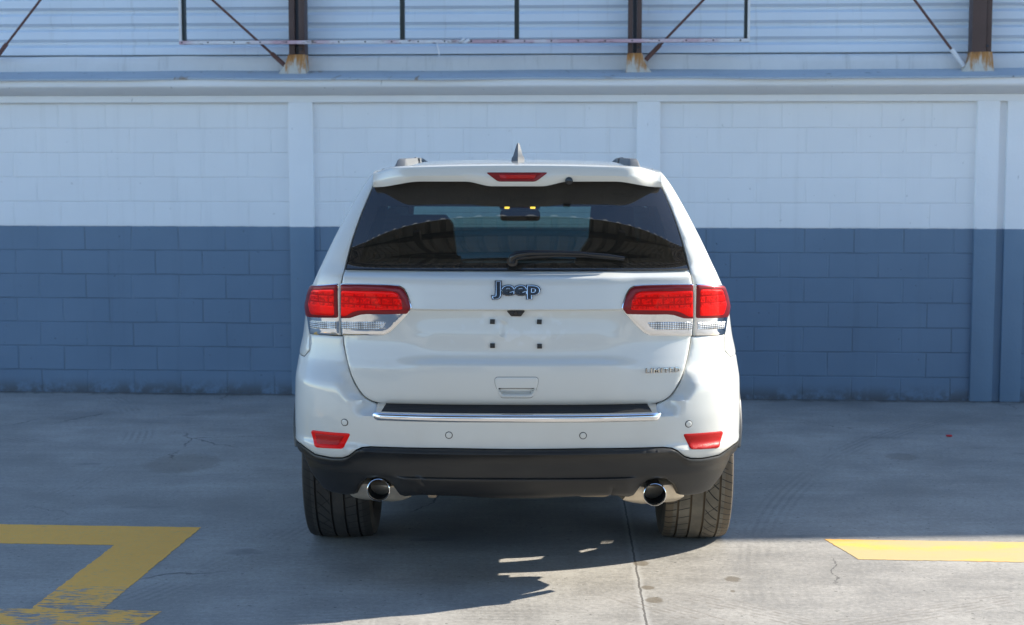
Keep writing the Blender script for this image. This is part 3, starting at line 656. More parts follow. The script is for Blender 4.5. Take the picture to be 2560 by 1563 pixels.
def rounded(poly, r, k=4):
    if not r: return poly
    out = []; n = len(poly)
    for i in range(n):
        c = Vector(poly[i]); a = Vector(poly[i-1])-c; b = Vector(poly[(i+1) % n])-c; rr = min(r, a.length*.45, b.length*.45)
        p, q = c+a.normalized()*rr, c+b.normalized()*rr
        for j in range(k+1):
            t = j/k; out.append(tuple(p*(1-t)**2+c*2*t*(1-t)+q*t*t))
    return out
def qpoly(poly): return [(x2q(p[0], p[1]), p[1]) if len(p) == 2 else (p[0], p[1]) for p in poly]
def patch(name, poly, m, parent, mode='body', off=0., thick=.02, res=.014, roll=.003, rows=(), dent=None, round_=0., mirror=False, zres=None, sharp=42, pos=None):
    """skin a closed outline (x,z on the car's rear, or q,z with a third entry) onto the body surface"""
    if round_: poly = rounded([p[:2] for p in poly], round_)
    P = resample(qpoly(resample2(poly)), res)
    if mirror: P = [(-q, z) for q, z in P][::-1]
    pts = list(P); nb = len(P); edges = [(i, (i+1) % nb) for i in range(nb)]
    rings = [0]*nb
    if roll:
        I = inset(P, roll*1.3)
        for p in I:
            if inside(p, P) and segdist(p, P) > roll*.8: pts.append(p); rings.append(1)
    q0, q1 = min(p[0] for p in P), max(p[0] for p in P); z0, z1 = min(p[1] for p in P), max(p[1] for p in P)
    zr = zres or res; zs = [z0+zr*(i+.5) for i in range(int((z1-z0)/zr)+1)]
    zs = sorted([z for z in zs if all(abs(z-r) > zr*.3 for r in rows)]+[r for r in rows if z0 < r < z1])
    md = max(roll*2.2, .004)
    nq = int((q1-q0)/res)+1
    for z in zs:
        for i in range(nq+1):
            p = (q0+(q1-q0)*(i+.37)/(nq+1), z)
            if inside(p, P) and (segdist(p, P) > md): pts.append(p); rings.append(2)
    r = geometry.delaunay_2d_cdt([Vector(p) for p in pts], edges, [], 1, 1e-6)
    vs, tris, orig = r[0], r[2], r[3]
    front = []; onb = []
    for i, p in enumerate(vs):
        src = orig[i][0] if orig[i] else -1; ring = rings[src] if src >= 0 else 0
        o = off-(roll if ring == 0 else roll*.25 if ring == 1 else 0)
        x, y, z = (pos or surf)(p.x, p.y, mode, o)
        if dent: y += dent(x, z)
        front.append((x, y, z)); onb.append(ring == 0)
    verts = list(front); faces = [tuple(t) for t in tris]
    # skirt running inwards from the outline
    cnt = {}
    for t in faces:
        for k in range(3):
            e = (t[k], t[(k+1) % 3]); cnt[tuple(sorted(e))] = cnt.get(tuple(sorted(e)), [])+[e]
    bidx = {}
    for key, es in cnt.items():
        if len(es) == 1:
            a, b = es[0]
            for w in (a, b):
                if w not in bidx:
                    bidx[w] = len(verts); x, y, z = (pos or surf)(vs[w].x, vs[w].y, mode, off-thick); 
                    if dent: y += dent(x, z)
                    verts.append((x, y, z))
            faces.append((b, a, bidx[a], bidx[b]))
    return meshobj(name, verts, faces, m, parent, sharp=sharp)
def resample2(poly):      # keep straight edges straight in (x,z)
    out = []; n = len(poly)
    for i in range(n):
        a, b = poly[i], poly[(i+1) % n]; out.append(a)
        if len(a) == 2 and len(b) == 2:
            d = math.hypot(b[0]-a[0], b[1]-a[1]); k = int(d/.02)
            out += [(a[0]+(b[0]-a[0])*j/(k+1), a[1]+(b[1]-a[1])*j/(k+1)) for j in range(1, k+1)]
    return out
def flank_q(y, z):        # y on the car's side -> q
    return LT+y-Df(z)-Yb(z)
def arch_pts(ax, r, z_from, z_to, n=16, front=False):
    out = []
    for i in range(n+1):
        z = z_from+(z_to-z_from)*i/n; d = math.sqrt(max(0, r*r-(z-.387)**2)); out.append((flank_q(ax+(d if front else -d), z), z, 'q'))
    return out
def sym(half): return half+[(-x, z) for x, z in half[::-1]]

# ---- wheels
def wheel(x, y, s):      # s = +1 right side
    prof = [(-.105, .262), (-.128, .272), (-.150, .305), (-.1555, .335), (-.152, .362), (-.146, .374), (-.130, .3815), (-.105, .3845), (-.097, .3855), (-.096, .3765), (-.0885, .3765), (-.0875, .3862), (-.040, .387), (-.039, .3775), (-.0315, .3775), (-.0305, .387), (.018, .387), (.019, .3775), (.0265, .3775), (.0275, .387), (.0875, .3862), (.0885, .3765), (.096, .3765), (.097, .3855), (.105, .3845), (.130, .3815), (.146, .374), (.152, .362), (.1555, .335), (.150, .305), (.128, .272), (.105, .262)]
    w = MB(); rp = [(-.12, .262), (-.125, .250), (-.10, .238), (.06, .232), (.105, .240), (.122, .252), (.12, .262)]
    w.revolve_x(rp, 64)
    w.revolve_x([(.058, .0), (.062, .055), (.05, .075), (.02, .08), (-.02, .08), (-.03, .0)], 32)
    for k in range(5):
        a = 2*math.pi*k/5+.3; mt = Matrix.Rotation(a, 4, 'X')
        for da in (-.16, .16): w.box(.055, .085, -.022, .022, .06, .236, .006, mtx=Matrix.Rotation(a+da, 4, 'X'))
    w.revolve_x([(-.062, .06), (-.06, .165), (-.045, .168), (-.043, .06)], 48, 0, True)
    o = w.build("wheel", M["alloy"], car); o.location = (x, y, .387)
    if s < 0: o.rotation_euler = (0, 0, math.pi)
    t = MB().revolve_x(prof, 160).build("tyre", M["sunlit_dusty_tyre" if s > 0 else "tyre"], o, sharp=30)  # right tyres: sunlit ground bounce painted into the tan, along with real dust
    return o
for y in (AXR, AXF):
    wheel(.812, y, 1); wheel(-.812, y, -1)

# ---- body side (quarter panel, doors and wing in one skin with the wheel openings cut out)
for sd_ in (False, True):
    P = [(.7345, 1.0345), (.734, 1.08), (.7335, 1.12), (.733, 1.18), (.731, 1.23), (.728, 1.26), (.722, 1.29), (.7175, 1.312), (.707, 1.36), (.693, 1.42), (.675, 1.48), (.656, 1.54), (.637, 1.59), (.620, 1.635), (.607, 1.68), (.600, 1.709)]
    P += [(flank_q(y, z), z, 'q') for y, z in ((.8, 1.716), (1.3, 1.724), (1.8, 1.722), (2.2, 1.711), (2.75, 1.664), (3.1, 1.50), (3.5, 1.19), (3.75, 1.12), (4.3, 1.04), (4.62, .93), (4.72, .75), (4.70, .5), (4.6, .42))]
    P += arch_pts(AXF, ARCH, .42, .849, 12, True)+arch_pts(AXF, ARCH, .849, .42, 12)[0:]
    P += [(flank_q(3.2, .36), .36, 'q'), (flank_q(1.75, .36), .36, 'q')]
    P += arch_pts(AXR, ARCH, .42, .849, 12, True)+arch_pts(AXR, ARCH, .849, .80, 5)
    P += [(flank_q(.74, .93), .9305, 'q'), (.905, .9305), (.880, .960), (.8815, 1.0285), (.80, 1.032)]
    patch("body_side", P, M["paint"], car, res=.028, zres=.022, roll=.003, thick=.018, mirror=sd_)
# roof
def roof_z(x, y):
    c = pchip([(.38, 1.738), (.7, 1.7485), (1.2, 1.7545), (1.7, 1.753), (2.2, 1.741), (2.75, 1.693)])(y); a = abs(x)/.597
    return c-.014*a*a-.016*a**6
v, f = [], []; nx, ny = 40, 40
for j in range(ny+1):
    y = .40+(2.75-.40)*j/ny
    for i in range(nx+1):
        x = -.600+1.2*i/nx; v.append((x, y, roof_z(x, y)))
f = [(j*(nx+1)+i, j*(nx+1)+i+1, (j+1)*(nx+1)+i+1, (j+1)*(nx+1)+i) for j in range(ny) for i in range(nx)]
meshobj("roof", v, f, M["paint"], car)
# windscreen, bonnet and nose
def sheet_xy(name, secs, m, bow=.0):
    v, f = [], []; n = 24
    for (w, y, z, b, dz) in secs:
        for i in range(n+1): u = -1+2*i/n; v.append((w*u, y-b*u*u, z-dz*u*u))
    f = [(j*(n+1)+i, j*(n+1)+i+1, (j+1)*(n+1)+i+1, (j+1)*(n+1)+i) for j in range(len(secs)-1) for i in range(n)]
    return meshobj(name, v, f, m, car)
sheet_xy("windscreen", [(.585, 2.76, 1.697, .10, .02), (.66, 3.1, 1.50, .14, .02), (.74, 3.62, 1.165, .22, .0)], M["clear_glass"])
sheet_xy("bonnet", [(.80, 3.64, 1.135, .2, .03), (.84, 4.1, 1.09, .12, .04), (.84, 4.5, 1.0, .14, .05), (.80, 4.70, .86, .2, .05)], M["paint"])
sheet_xy("front_bumper", [(.84, 4.72, .86, .25, 0), (.92, 4.80, .6, .30, 0), (.90, 4.74, .36, .3, 0), (.85, 4.3, .30, .1, 0)], M["plastic"])
for s in (-1, 1):
    patch("headlight", [(flank_q(4.36, .9), .98, 'q'), (flank_q(4.66, .9), .90, 'q'), (flank_q(4.66, .8), .80, 'q'), (flank_q(4.44, .8), .84, 'q')], M["headlamp"], car, off=.004, mirror=s < 0)
    mm = MB().box(.94, 1.05, 2.92, 3.03, 1.05, 1.19, .03).box(.86, .955, 2.95, 3.0, 1.08, 1.12, .01) if s > 0 else MB().box(-1.05, -.94, 2.92, 3.03, 1.05, 1.19, .03).box(-.955, -.86, 2.95, 3.0, 1.08, 1.12, .01)
    mm.build("door_mirror", M["paint"], car)
    for a, b_, c_, d_ in ((.74, 1.20, 1.58, .96), (1.33, 2.03, 2.03, 1.28), (2.13, 3.20, 2.78, 2.13)):
        patch("side_window", [(flank_q(a, 1.30), 1.27, 'q'), (flank_q(b_, 1.30), 1.27, 'q'), (flank_q(c_ if a > 1 else 1.20, 1.6), 1.60, 'q'), (flank_q(d_, 1.6), 1.60, 'q')], M["privacy"], car, off=.0035, thick=.006, res=.03, mirror=s < 0, round_=0)
    for y in (1.55, 2.5): patch("door_handle", [(flank_q(y, .95), .955, 'q'), (flank_q(y+.2, .95), .955, 'q'), (flank_q(y+.2, .98), .99, 'q'), (flank_q(y, .98), .99, 'q')], M["paint"], car, off=.022, thick=.03, mirror=s < 0)
    # black wheel-arch flares
    for ax in (AXR, AXF):
        v, f = [], []; n = 40
        for i in range(n+1):
            t = R(-12+178*i/n); c, sn = math.cos(t), math.sin(t)
            for r_, o_ in ((.452, -.05), (.452, .020), (.462, .034), (.500, .030), (.512, .012), (.512, -.02)):
                y, z = ax+c*r_, .387+sn*r_; v.append((s*(Wf(z)+o_), y, z))
        k = 6; f = [(i*k+j, i*k+j+1, (i+1)*k+j+1, (i+1)*k+j) for i in range(n) for j in range(k-1)]
        meshobj("fender_flare", v, f, M["plastic"], car, sharp=50)
# dark inner structure behind the shut lines, underbody, axle
BK = [(0, .42), (.80, .44), (.86, .56), (.88, .93), (.86, 1.0), (.85, 1.2), (.80, 1.285), (.0, 1.285)]
def pos_in(q, z, mode, off):
    a = surf(q, z, 'body', off); b = surf(q, z, 'tail', off); return a if a[1] > b[1] else b
patch("inner_structure", sym(BK), M["gap"], car, off=-.026, thick=.004, res=.03, roll=0, pos=pos_in)
for s in (False, True):
    patch("window_frame", [(.69, 1.30), (.75, 1.30), (.735, 1.36), (.72, 1.42), (.70, 1.48), (.675, 1.54), (.655, 1.60), (.63, 1.66), (.60, 1.72), (.56, 1.72), (.575, 1.66), (.60, 1.60), (.63, 1.54), (.65, 1.48), (.668, 1.42), (.68, 1.36)], M["gap"], car, off=-.022, thick=.004, res=.04, roll=0, mirror=s)
u = MB().box(-.62, .62, .34, 4.5, .40, .46).box(-.9, .9, 1.55, 3.4, .30, .46).box(-.60, .60, .5, 4.5, .46, .62)
u.tube([(-.66, AXR, .387), (.66, AXR, .387)], .05, 12).tube([(-.07, AXR, .36), (.07, AXR, .36)], .12, 12)
u.build("underbody", M["under"], car)
MB().box(.25, .385, .12, .6, .368, .41, .02).build("heat_shield", M["shield"], car); MB().box(-.37, -.33, .12, .6, .364, .40, .012).build("heat_shield", M["shield"], car)
# cabin
t = MB()
t.box(-.665, -.65, .62, 3.3, .5, 1.50).box(.65, .665, .62, 3.3, .5, 1.50)
t.box(-.65, .65, .20, 1.25, .80, .84).box(-.65, .65, 1.25, 3.4, .50, .54)
t.box(-.57, .57, .62, 2.70, 1.632, 1.665, .01).box(-.56, .56, 2.60, 2.82, 1.59, 1.645, .01)
for s in (-1, 1): t.tube([(s*.59, .68, 1.62), (s*.62, .52, 1.45), (s*.66, .46, 1.30), (s*.66, .46, .9)], .035, 8).tube([(s*.62, 2.75, 1.62), (s*.72, 3.55, 1.15)], .035, 8)
t.box(-.72, .72, 3.05, 3.6, .80, 1.12, .04)
t.build("cabin_trim", M["cabin"], car)
def seat(x, y, w, top):
    m = MB(); prof = [(-.5, .60), (-.5, .95), (-.46, top-.22), (-.36, top-.10), (-.27, top-.04), (-.24, top+.13), (-.18, top+.18), (.18, top+.18), (.24, top+.13), (.27, top-.04), (.36, top-.10), (.46, top-.22), (.5, .95), (.5, .60)]
    k = len(prof); m.add([(x+a*w, yy, z) for yy in (y, y+.12) for a, z in prof], [tuple(range(k)), tuple(range(2*k-1, k-1, -1))]+[(i, (i+1) % k, k+(i+1) % k, k+i) for i in range(k)])
    m.box(x-w/2, x+w/2, y+.12, y+.55, .55, .72, .05); return m.build("seat", M["seat"], car, sharp=20)
seat(-.52, 2.30, .66, 1.27); seat(.50, 2.30, .47, 1.36)
m = MB().box(-.62, .62, 1.30, 1.42, .60, 1.17, .05).box(-.62, .62, 1.38, 1.85, .52, .70, .05); bench = m.build("rear_seat", M["seat"], car)
for x in (-.40, .40): MB().box(x-.13, x+.13, 1.27, 1.36, 1.19, 1.30, .035).build("headrest", M["seat"], bench)
mir = MB().box(-.115, .115, 2.86, 2.90, 1.395, 1.46, .02).tube([(0, 2.9, 1.44), (0, 2.98, 1.55)], .012, 8).build("rear_view_mirror", M["cabin"], car)
con = MB().box(-.115, .115, 2.62, 2.80, 1.466, 1.60, .02).build("overhead_console", M["cabin"], car)
for x in (-.072, .072): MB().box(x-.014, x+.014, 2.612, 2.6195, 1.474, 1.487, .002).build("map_lamp", M["lamp"], con)

# ---- bumper
low = [(0, .5935), (.284, .5955), (.600, .593), (.637, .588), (.660, .577), (.692, .549), (.720, .5375), (.766, .5325), (.845, .536), (.890, .556), (.915, .566)]
up = [(.905, .927), (.876, .957), (.8775, 1.0255), (.80, 1.029), (.7245, 1.0305), (.7215, .995), (.707, .94), (.690, .882), (.671, .84), (.644, .799), (.619, .778), (.577, .7595), (.573, .734), (.30, .7335), (0, .7335)]
half = low+arch_pts(AXR, ARCH+.0, .572, .845, 12)+[(flank_q(.74, .93), .927, 'q')]+up
BPOLY = [p for p in half[:-1]]
full = half+[((-p[0], p[1]) if len(p) == 2 else (-p[0], p[1], 'q')) for p in half[::-1][1:-1]]
bumper = patch("rear_bumper", full, M["paint"], car, res=.016, zres=.012, roll=.003, thick=.02, rows=(.842, .853, .90, .925, .575, .588, .60))
# lower black valance with exhaust cut-outs
lowv = [(0, .375), (.110, .3755), (.245, .386), (.388, .389), (.462, .376), (.482, .383), (.510, .427), (.540, .452), (.580, .461), (.621, .453), (.655, .424), (.682, .370), (.715, .362), (.782, .363), (.818, .376), (.862, .430), (.905, .52)]
topv = [(.915, .562), (.890, .552), (.845, .532), (.766, .5285), (.718, .5335), (.690, .545), (.658, .573), (.635, .584), (.600, .589), (.284, .5915), (0, .5895)]
fl = arch_pts(AXR, ARCH+.01, .53, .570, 4)
halfv = lowv+[(flank_q(.60, .53)-.03, .53, 'q'), (flank_q(.605, .568)-.02, .568, 'q')]+topv
fullv = halfv+[((-p[0], p[1]) if len(p) == 2 else (-p[0], p[1], 'q')) for p in halfv[::-1][1:-1]]
def vdent(x, z):
    ax = abs(x); d = 0
    lip = pchip([(0, .590), (.60, .589), (.66, .572), (.72, .534), (.80, .529), (.95, .56)])(ax)
    d -= .012*sstep(.034, .012, lip-z)                               # rolled upper lip
    d -= .017*sstep(.474, .464, z)*sstep(.52, .44, ax)*sstep(.372, .40, z)
    if abs(ax-.392) < .004 and z < .468: d += .006
    return d
valance = patch("lower_valance", fullv, M["plastic"], car, res=.013, zres=.009, roll=.003, thick=.035, rows=(.462, .467, .472), dent=vdent)
# exhausts
for s in (-1, 1):
    x, z = (.568, .392) if s > 0 else (-.568, .409)
    e = MB(); ring = [(.0, .0435), (-.0035, .0450), (-.002, .0468), (.015, .0472), (.26, .046)]
    n = 40; vv = [(x+r*math.cos(2*math.pi*i/n), .075+y, z+r*math.sin(2*math.pi*i/n)) for i in range(n) for y, r in [(.020, .0425), (.012, .0428)]+ring]
    k = 7; e.add(vv, [(i*k+j, i*k+j+1, ((i+1) % n)*k+j+1, ((i+1) % n)*k+j) for i in range(n) for j in range(k-1)])
    tip = e.build("exhaust_tip", M["chrome"], car, sharp=30, fix=False)
    e2 = MB().add([(x+.0422*math.cos(2*math.pi*i/n), .088+y, z+.0422*math.sin(2*math.pi*i/n)) for i in range(n) for y in (0, .42)], [(2*i, 2*i+1, (2*i+3) % (2*n), (2*i+2) % (2*n)) for i in range(n)]+[tuple(2*i+1 for i in range(n))])
    e2.build("pipe_bore", M["darkmetal"], tip, fix=False)
    # bright finisher shell behind the tip
    zo = 0 if s > 0 else .012
    outline = [(.452, .348), (.500, .323), (.540, .312), (.695, .309), (.722, .318), (.737, .340), (.70, .42), (.655, .465), (.59, .475), (.53, .462), (.49, .41)]
    patch("exhaust_finisher", [(a, b+zo) for a, b in outline], M["satin"], car, off=-.045, thick=.16, res=.012, roll=.006, mirror=s < 0, dent=lambda x_, z_: .10*sstep(.40, .47, z_)+.02*sstep(.345, .318, z_))
# bumper step: chrome strip with a ribbed rubber pad
def plan_y(x): return surf(x2q(x, .72), .72)[1]
step_prof = [(.012, .701), (-.004, .7025), (-.0115, .708), (-.0150, .716), (-.0150, .724), (-.0120, .731), (-.006, .736), (.004, .739)]
v, f = [], []; n = 60; k = len(step_prof)
for i in range(n+1):
    x = -.588+1.176*i/n; e = min(1, (.588-abs(x))/.02); g_ = math.sqrt(max(0, 1-(1-e)**2))
    for y, z in step_prof: v.append((x, plan_y(x)+.006+(y-.006)*g_, .722+(z-.722)*(.55+.45*g_)))
f = [(i*k+j, i*k+j+1, (i+1)*k+j+1, (i+1)*k+j) for i in range(n) for j in range(k-1)]
step = meshobj("bumper_step", v, f, M["chrome"], car, sharp=60)
for s in (-1, 1):
    v = []
    for x in (.553, .558, .572, .575):
        for t_ in range(5): tt = t_/4; y0_ = plan_y(x)+.004; v.append((s*(x-.022*tt*(x < .56)), y0_+.062*tt, .7385+.0255*tt+(.0 if .555 < x < .574 else -.003)))
    meshobj("step_end_cap", v, [(i*5+j, i*5+j+1, i*5+6+j, i*5+5+j) for i in range(3) for j in range(4)], M["chrome"], step)
v, f = [], []; pr = []
for t_ in range(6): pr += [(t_/6, 0), (t_/6+.03, .0022), (t_/6+.11, .0022), (t_/6+.14, 0)]
pr += [(1, 0)]; k = len(pr)
for i in range(n+1):
    x = -.552+1.104*i/n
    for tt, h in pr: v.append((x*(1-.03*tt), plan_y(x)+.004+.066*tt, .7375+.0265*tt+h))
f = [(i*k+j, i*k+j+1, (i+1)*k+j+1, (i+1)*k+j) for i in range(n) for j in range(k-1)]
meshobj("step_pad", v, f, M["rubber"], step, sharp=25)
# reflectors and parking sensors
for s in (-1, 1):
    ro = [(.682, .641), (.852, .637), (.860, .628), (.842, .572), (.832, .568), (.722, .5755), (.712, .581)]
    rr_ = patch("rear_reflector", ro, M["reflector_rim"] if s < 0 else M["reflector"], car, off=.004, thick=.012, res=.008, roll=.003, round_=.012, mirror=s < 0)
    ri = [(.708, .628), (.838, .626), (.828, .585), (.732, .590)]
    if s < 0: patch("reflector_lens", ri, M["reflector"], rr_, off=.0065, thick=.004, res=.008, roll=.001, round_=.008, mirror=True)
for x, z in ((-.707, .686), (-.274, .649), (.270, .648), (.706, .682)):
    c = [(x+.0155*math.cos(t*.3927), z+.0155*math.sin(t*.3927)) for t in range(16)]
    o = patch("parking_sensor", c, M["gap"], car, off=.0012, thick=.004, res=.004, roll=.0005)
    patch("sensor_face", [(x+(a-x)*.80, z+(b-z)*.80) for a, b in c], M["paint"], o, off=.0028, thick=.003, res=.004, roll=.0008)
    hole = [(x+(a-x)*1.32, z+(b-z)*1.32) for a, b in c]

# ---- tailgate
zz = [.7585, .7587, .759, .760, .762, .766, .772, .780, .79, .80, .82, .84, .86, .88, .91, .94, .97, 1.0, 1.02, 1.05, 1.10, 1.15, 1.20, 1.25, 1.28, 1.3055]
halfT = [(max(0, TG(z)-.0), z) for z in zz]
Tpoly = [(0, .7580), (.25, .7582)]+halfT[1:]+[(0, 1.3058)]
Tfull = Tpoly+[(-a, b) for a, b in Tpoly[::-1][1:-1]]
def tdent(x, z):
    d = 0
    # embossed slot in the plate recess
    sx, sz0, sz1, r = -.057, 1.056, 1.094, .019
    dz = max(0, sz0-z, z-sz1); dd = math.hypot(x-sx, dz)
    d += -.003*sstep(r+.006, r-.001, dd)+.006*sstep(r-.004, r-.011, dd)
    # handle pocket
    hw = .072-.014*(.838-z)/.03; d2 = sstep(hw+.004, hw-.004, abs(x))
    if .800 < z < .838: d += .022*d2*sstep(.803, .826, z)*sstep(.8385, .8365, z)
    # scooped-in plate area fades out at the sides
    return d
rows_ = (.928, .936, .944, .952, 1.1465, 1.1505, 1.1535, 1.157, 1.165, 1.278, 1.284, 1.290, 1.296, 1.302)
tailgate = patch("tailgate", Tfull, M["paint"], car, mode='tail', res=.012, zres=.009, roll=.003, thick=.02, rows=rows_, dent=tdent, sharp=32)
hp = [(.088, .876), (.080, .883), (-.080, .883), (-.088, .876), (-.088, .858), (-.072, .808), (-.058, .797), (.058, .797), (.072, .808), (.088, .858)]
def hdent(x, z): return tdent(x, z)
hd = patch("tailgate_handle", hp, M["paint"], tailgate, mode='tail', off=.0035, thick=.005, res=.0065, zres=.0045, roll=.0022, round_=.008, dent=hdent, rows=(.8365, .8385))
patch("handle_seal", [(x*1.012, .84+(z-.84)*1.03) for x, z in hp], M["gap"], hd, mode='tail', off=.0008, thick=.002, res=.008, roll=0, round_=.008, dent=lambda x, z: -.0 if not (.80 < z < .838) else tdent(x, z)+.001)
# rear window
gz = [(.7085, 1.3095), (.701, 1.34), (.693, 1.38), (.684, 1.42), (.668, 1.48), (.649, 1.54), (.631, 1.59), (.613, 1.635), (.594, 1.68), (.585, 1.70)]
gl = [(0, 1.3095)]+gz+[(0, 1.70)]
rear_win = patch("rear_window", gl+[(-a, b) for a, b in gl[::-1][1:-1]], M["rear_glass"], car, off=-.001, thick=.004, res=.02, roll=0)
patch("window_seal", [(-.7085, 1.3075), (.7085, 1.3075), (.7065, 1.3125), (-.7065, 1.3125)], M["gap"], car, off=.0015, thick=.01, res=.02, roll=0)
# heater lines on the glass
hl = MB()
for k_ in range(12):
    z = 1.35+.024*k_; pts = [Vector(surf(x2q(x, z), z, 'body', -.004)) for x in [(-.60+.1*k_*.012)+(1.2-.2*k_*.012)*i/24 for i in range(25)]]
    hl.tube(pts, .0006, 4, cap=False)
hl.build("heater_lines", M["gap"], rear_win)
# wiper
def on_glass(x, z, o): return Vector(surf(x2q(x, z), z, 'body', o))
w = MB(); w.tube([on_glass(-.018, 1.345, .02), on_glass(-.016, 1.362, .035), on_glass(.0, 1.374, .044), on_glass(.05, 1.381, .042), on_glass(.18, 1.381, .034), on_glass(.29, 1.376, .028)], [.016, .017, .0165, .013, .0105, .009], 12)
w.tube([on_glass(-.018, 1.347, .03), on_glass(-.018, 1.347, -.002)], .022, 16)
wiper = w.build("rear_wiper", M["gloss_black"], car)
w = MB(); pts = [(.0, 1.355), (.08, 1.362), (.18, 1.366), (.29, 1.364), (.38, 1.358), (.438, 1.352)]
w.tube([on_glass(x, z+.006, .020) for x, z in pts], [.006, .009, .0095, .009, .008, .006], 8)
w.tube([on_glass(x, z-.002, .006) for x, z in pts], [.003]*6, 6)
w.tube([on_glass(.29, 1.374, .027), on_glass(.37, 1.368, .024), on_glass(.441, 1.358, .020)], [.0095, .0085, .0065], 10)
w.build("wiper_blade", M["gloss_black"], wiper)

# ---- spoiler
def spoiler():
    xs_ = [-.607+1.214*i/80 for i in range(81)]; rear = []; v, f = [], []
    def ye(x):
        a = abs(x); return .232+.05*(a/.5)**2*.6+.092*sstep(.44, .607, a)**1.5
    def zb(x):
        a = abs(x); return 1.650+.0195*sstep(.10, .215, a)-.026*sstep(.40, .60, a)
    def zt(x): a = abs(x); return 1.7365-.012*(a/.55)**2-.020*sstep(.50, .607, a)
    for x in xs_:
        a = abs(x); zr = roof_z(max(-.597, min(.597, x)), .44)+.002
        yg = surf(x2q(x, 1.672), 1.672)[1]; yb_ = max(ye(x)+.012, min(yg-.004, .47))
        t, b_ = zt(x), zb(x); y = ye(x); hh = t-b_
        sec = [(.47, zr), (y+.10, (zr+t)/2+.006), (y+.020, t+.0035), (y+.006, t), (y+.000, t-.010), (y-.004, t-hh*.45), (y-.006, t-hh*.60), (y+.004, b_+.008), (y+.010, b_+.001), (y+.018, b_), (y+.06, b_+.004), (yb_+.02, b_+.014), (yb_+.03, b_+.03)]
        v += [(x, yy, z_) for yy, z_ in sec]; k = len(sec)
    f = [(i*k+j, i*k+j+1, (i+1)*k+j+1, (i+1)*k+j) for i in range(80) for j in range(k-1)]
    f += [tuple(range(k)), tuple(80*k+j for j in range(k))[::-1]]
    o = meshobj("roof_spoiler", v, f, M["paint"], car, sharp=40)
    bl = MB(); top = [(-.129, 1.7085), (.129, 1.7085)]; bot = [(.078, 1.6705), (-.078, 1.6705)]
    out = rounded(top+bot, .012); n = len(out); fc = lambda x, z: ye(x)-.0055+.0055*sstep(1.690, 1.720, z)+.004*sstep(1.682, 1.665, z)
    inn = [(x*.97, 1.6895+(z-1.6895)*.9) for x, z in out]
    vv = [(x, fc(x, z)+.012, z) for x, z in out]+[(x, fc(x, z)-.003, z) for x, z in out]+[(x, fc(x, z)-.0048, z) for x, z in inn]
    ff = [(i, (i+1) % n, n+(i+1) % n, n+i) for i in range(n)]+[(n+i, n+(i+1) % n, 2*n+(i+1) % n, 2*n+i) for i in range(n)]+[tuple(range(2*n, 3*n))]
    lamp = meshobj("brake_light", vv, ff, M["rimred"], o)
    vv = [(x, fc(x, z)-.0052, z) for x, z in [(-.075, 1.700), (.080, 1.700), (.072, 1.683), (-.066, 1.683)]]+[(x, fc(x, z)-.007, z) for x, z in [(-.072, 1.698), (.076, 1.698), (.069, 1.685), (-.063, 1.685)]]
    meshobj("brake_lens", vv, [(0, 1, 5, 4), (1, 2, 6, 5), (2, 3, 7, 6), (3, 0, 4, 7), (4, 5, 6, 7)], M["redbrake"], lamp)
    MB().tube([(.215, ye(.215)+.012, 1.672), (.215, ye(.215)-.006, 1.6735), (.215, ye(.215)-.008, 1.6735)], [.017, .016, .001], 14).build("washer_jet", M["gloss_black"], o)
    return o
spoiler()
# antenna fin and roof rails
v = []; zz_ = roof_z(0, .95)
for (z, w_, y0_, y1_) in ((-.004, .030, .86, 1.07), (.012, .028, .868, 1.06), (.022, .0215, .885, 1.045), (.040, .0165, .915, 1.03), (.072, .0075, .965, 1.02), (.079, .004, .975, 1.015)):
    v += [(-w_, y0_+.02, zz_+z), (0, y0_, zz_+z), (w_, y0_+.02, zz_+z), (w_, y1_, zz_+z), (-w_, y1_, zz_+z)]
f = [(5*k+i, 5*k+(i+1) % 5, 5*k+5+(i+1) % 5, 5*k+5+i) for k in range(5) for i in range(5)]+[(25, 26, 27, 28, 29)]
meshobj("antenna_fin", v, f, M["rail_grey"], car, sharp=35)
for s in (-1, 1):
    m = MB(); sec = lambda x, y, z, w_, h: [(x-w_*1.25, y, z-.006), (x-w_*.72, y, z+h*.86), (x-w_*.55, y, z+h), (x+w_*.45, y, z+h), (x+w_*.62, y, z+h*.86), (x+w_*1.0, y, z-.006)]
    st = [(.53, .031, .001), (.56, .030, .018), (.60, .029, .029), (.66, .028, .031), (1.5, .014, .024)]
    v = []
    for y, w_, h in st: v += [(s*p[0]*-1 if False else s*p[0], p[1], p[2]) for p in sec(.505, y, roof_z(.505, y), w_, h)]
    m.add(v, [(6*k+i, 6*k+i+1, 6*k+7+i, 6*k+6+i) for k in range(4) for i in range(5)]+[tuple(range(6)), tuple(range(24, 30))])
    m.tube([(s*.505, y, roof_z(.505, y)+.018) for y in (1.48, 1.52, 1.6, 2.0, 2.4, 2.6)], .009, 8)
    for y in (1.6, 2.55): m.box(s*.505-.02, s*.505+.02, y-.05, y+.05, roof_z(.505, y)-.004, roof_z(.505, y)+.024, .006)
    m.build("roof_rail", M["rail_grey"], car)

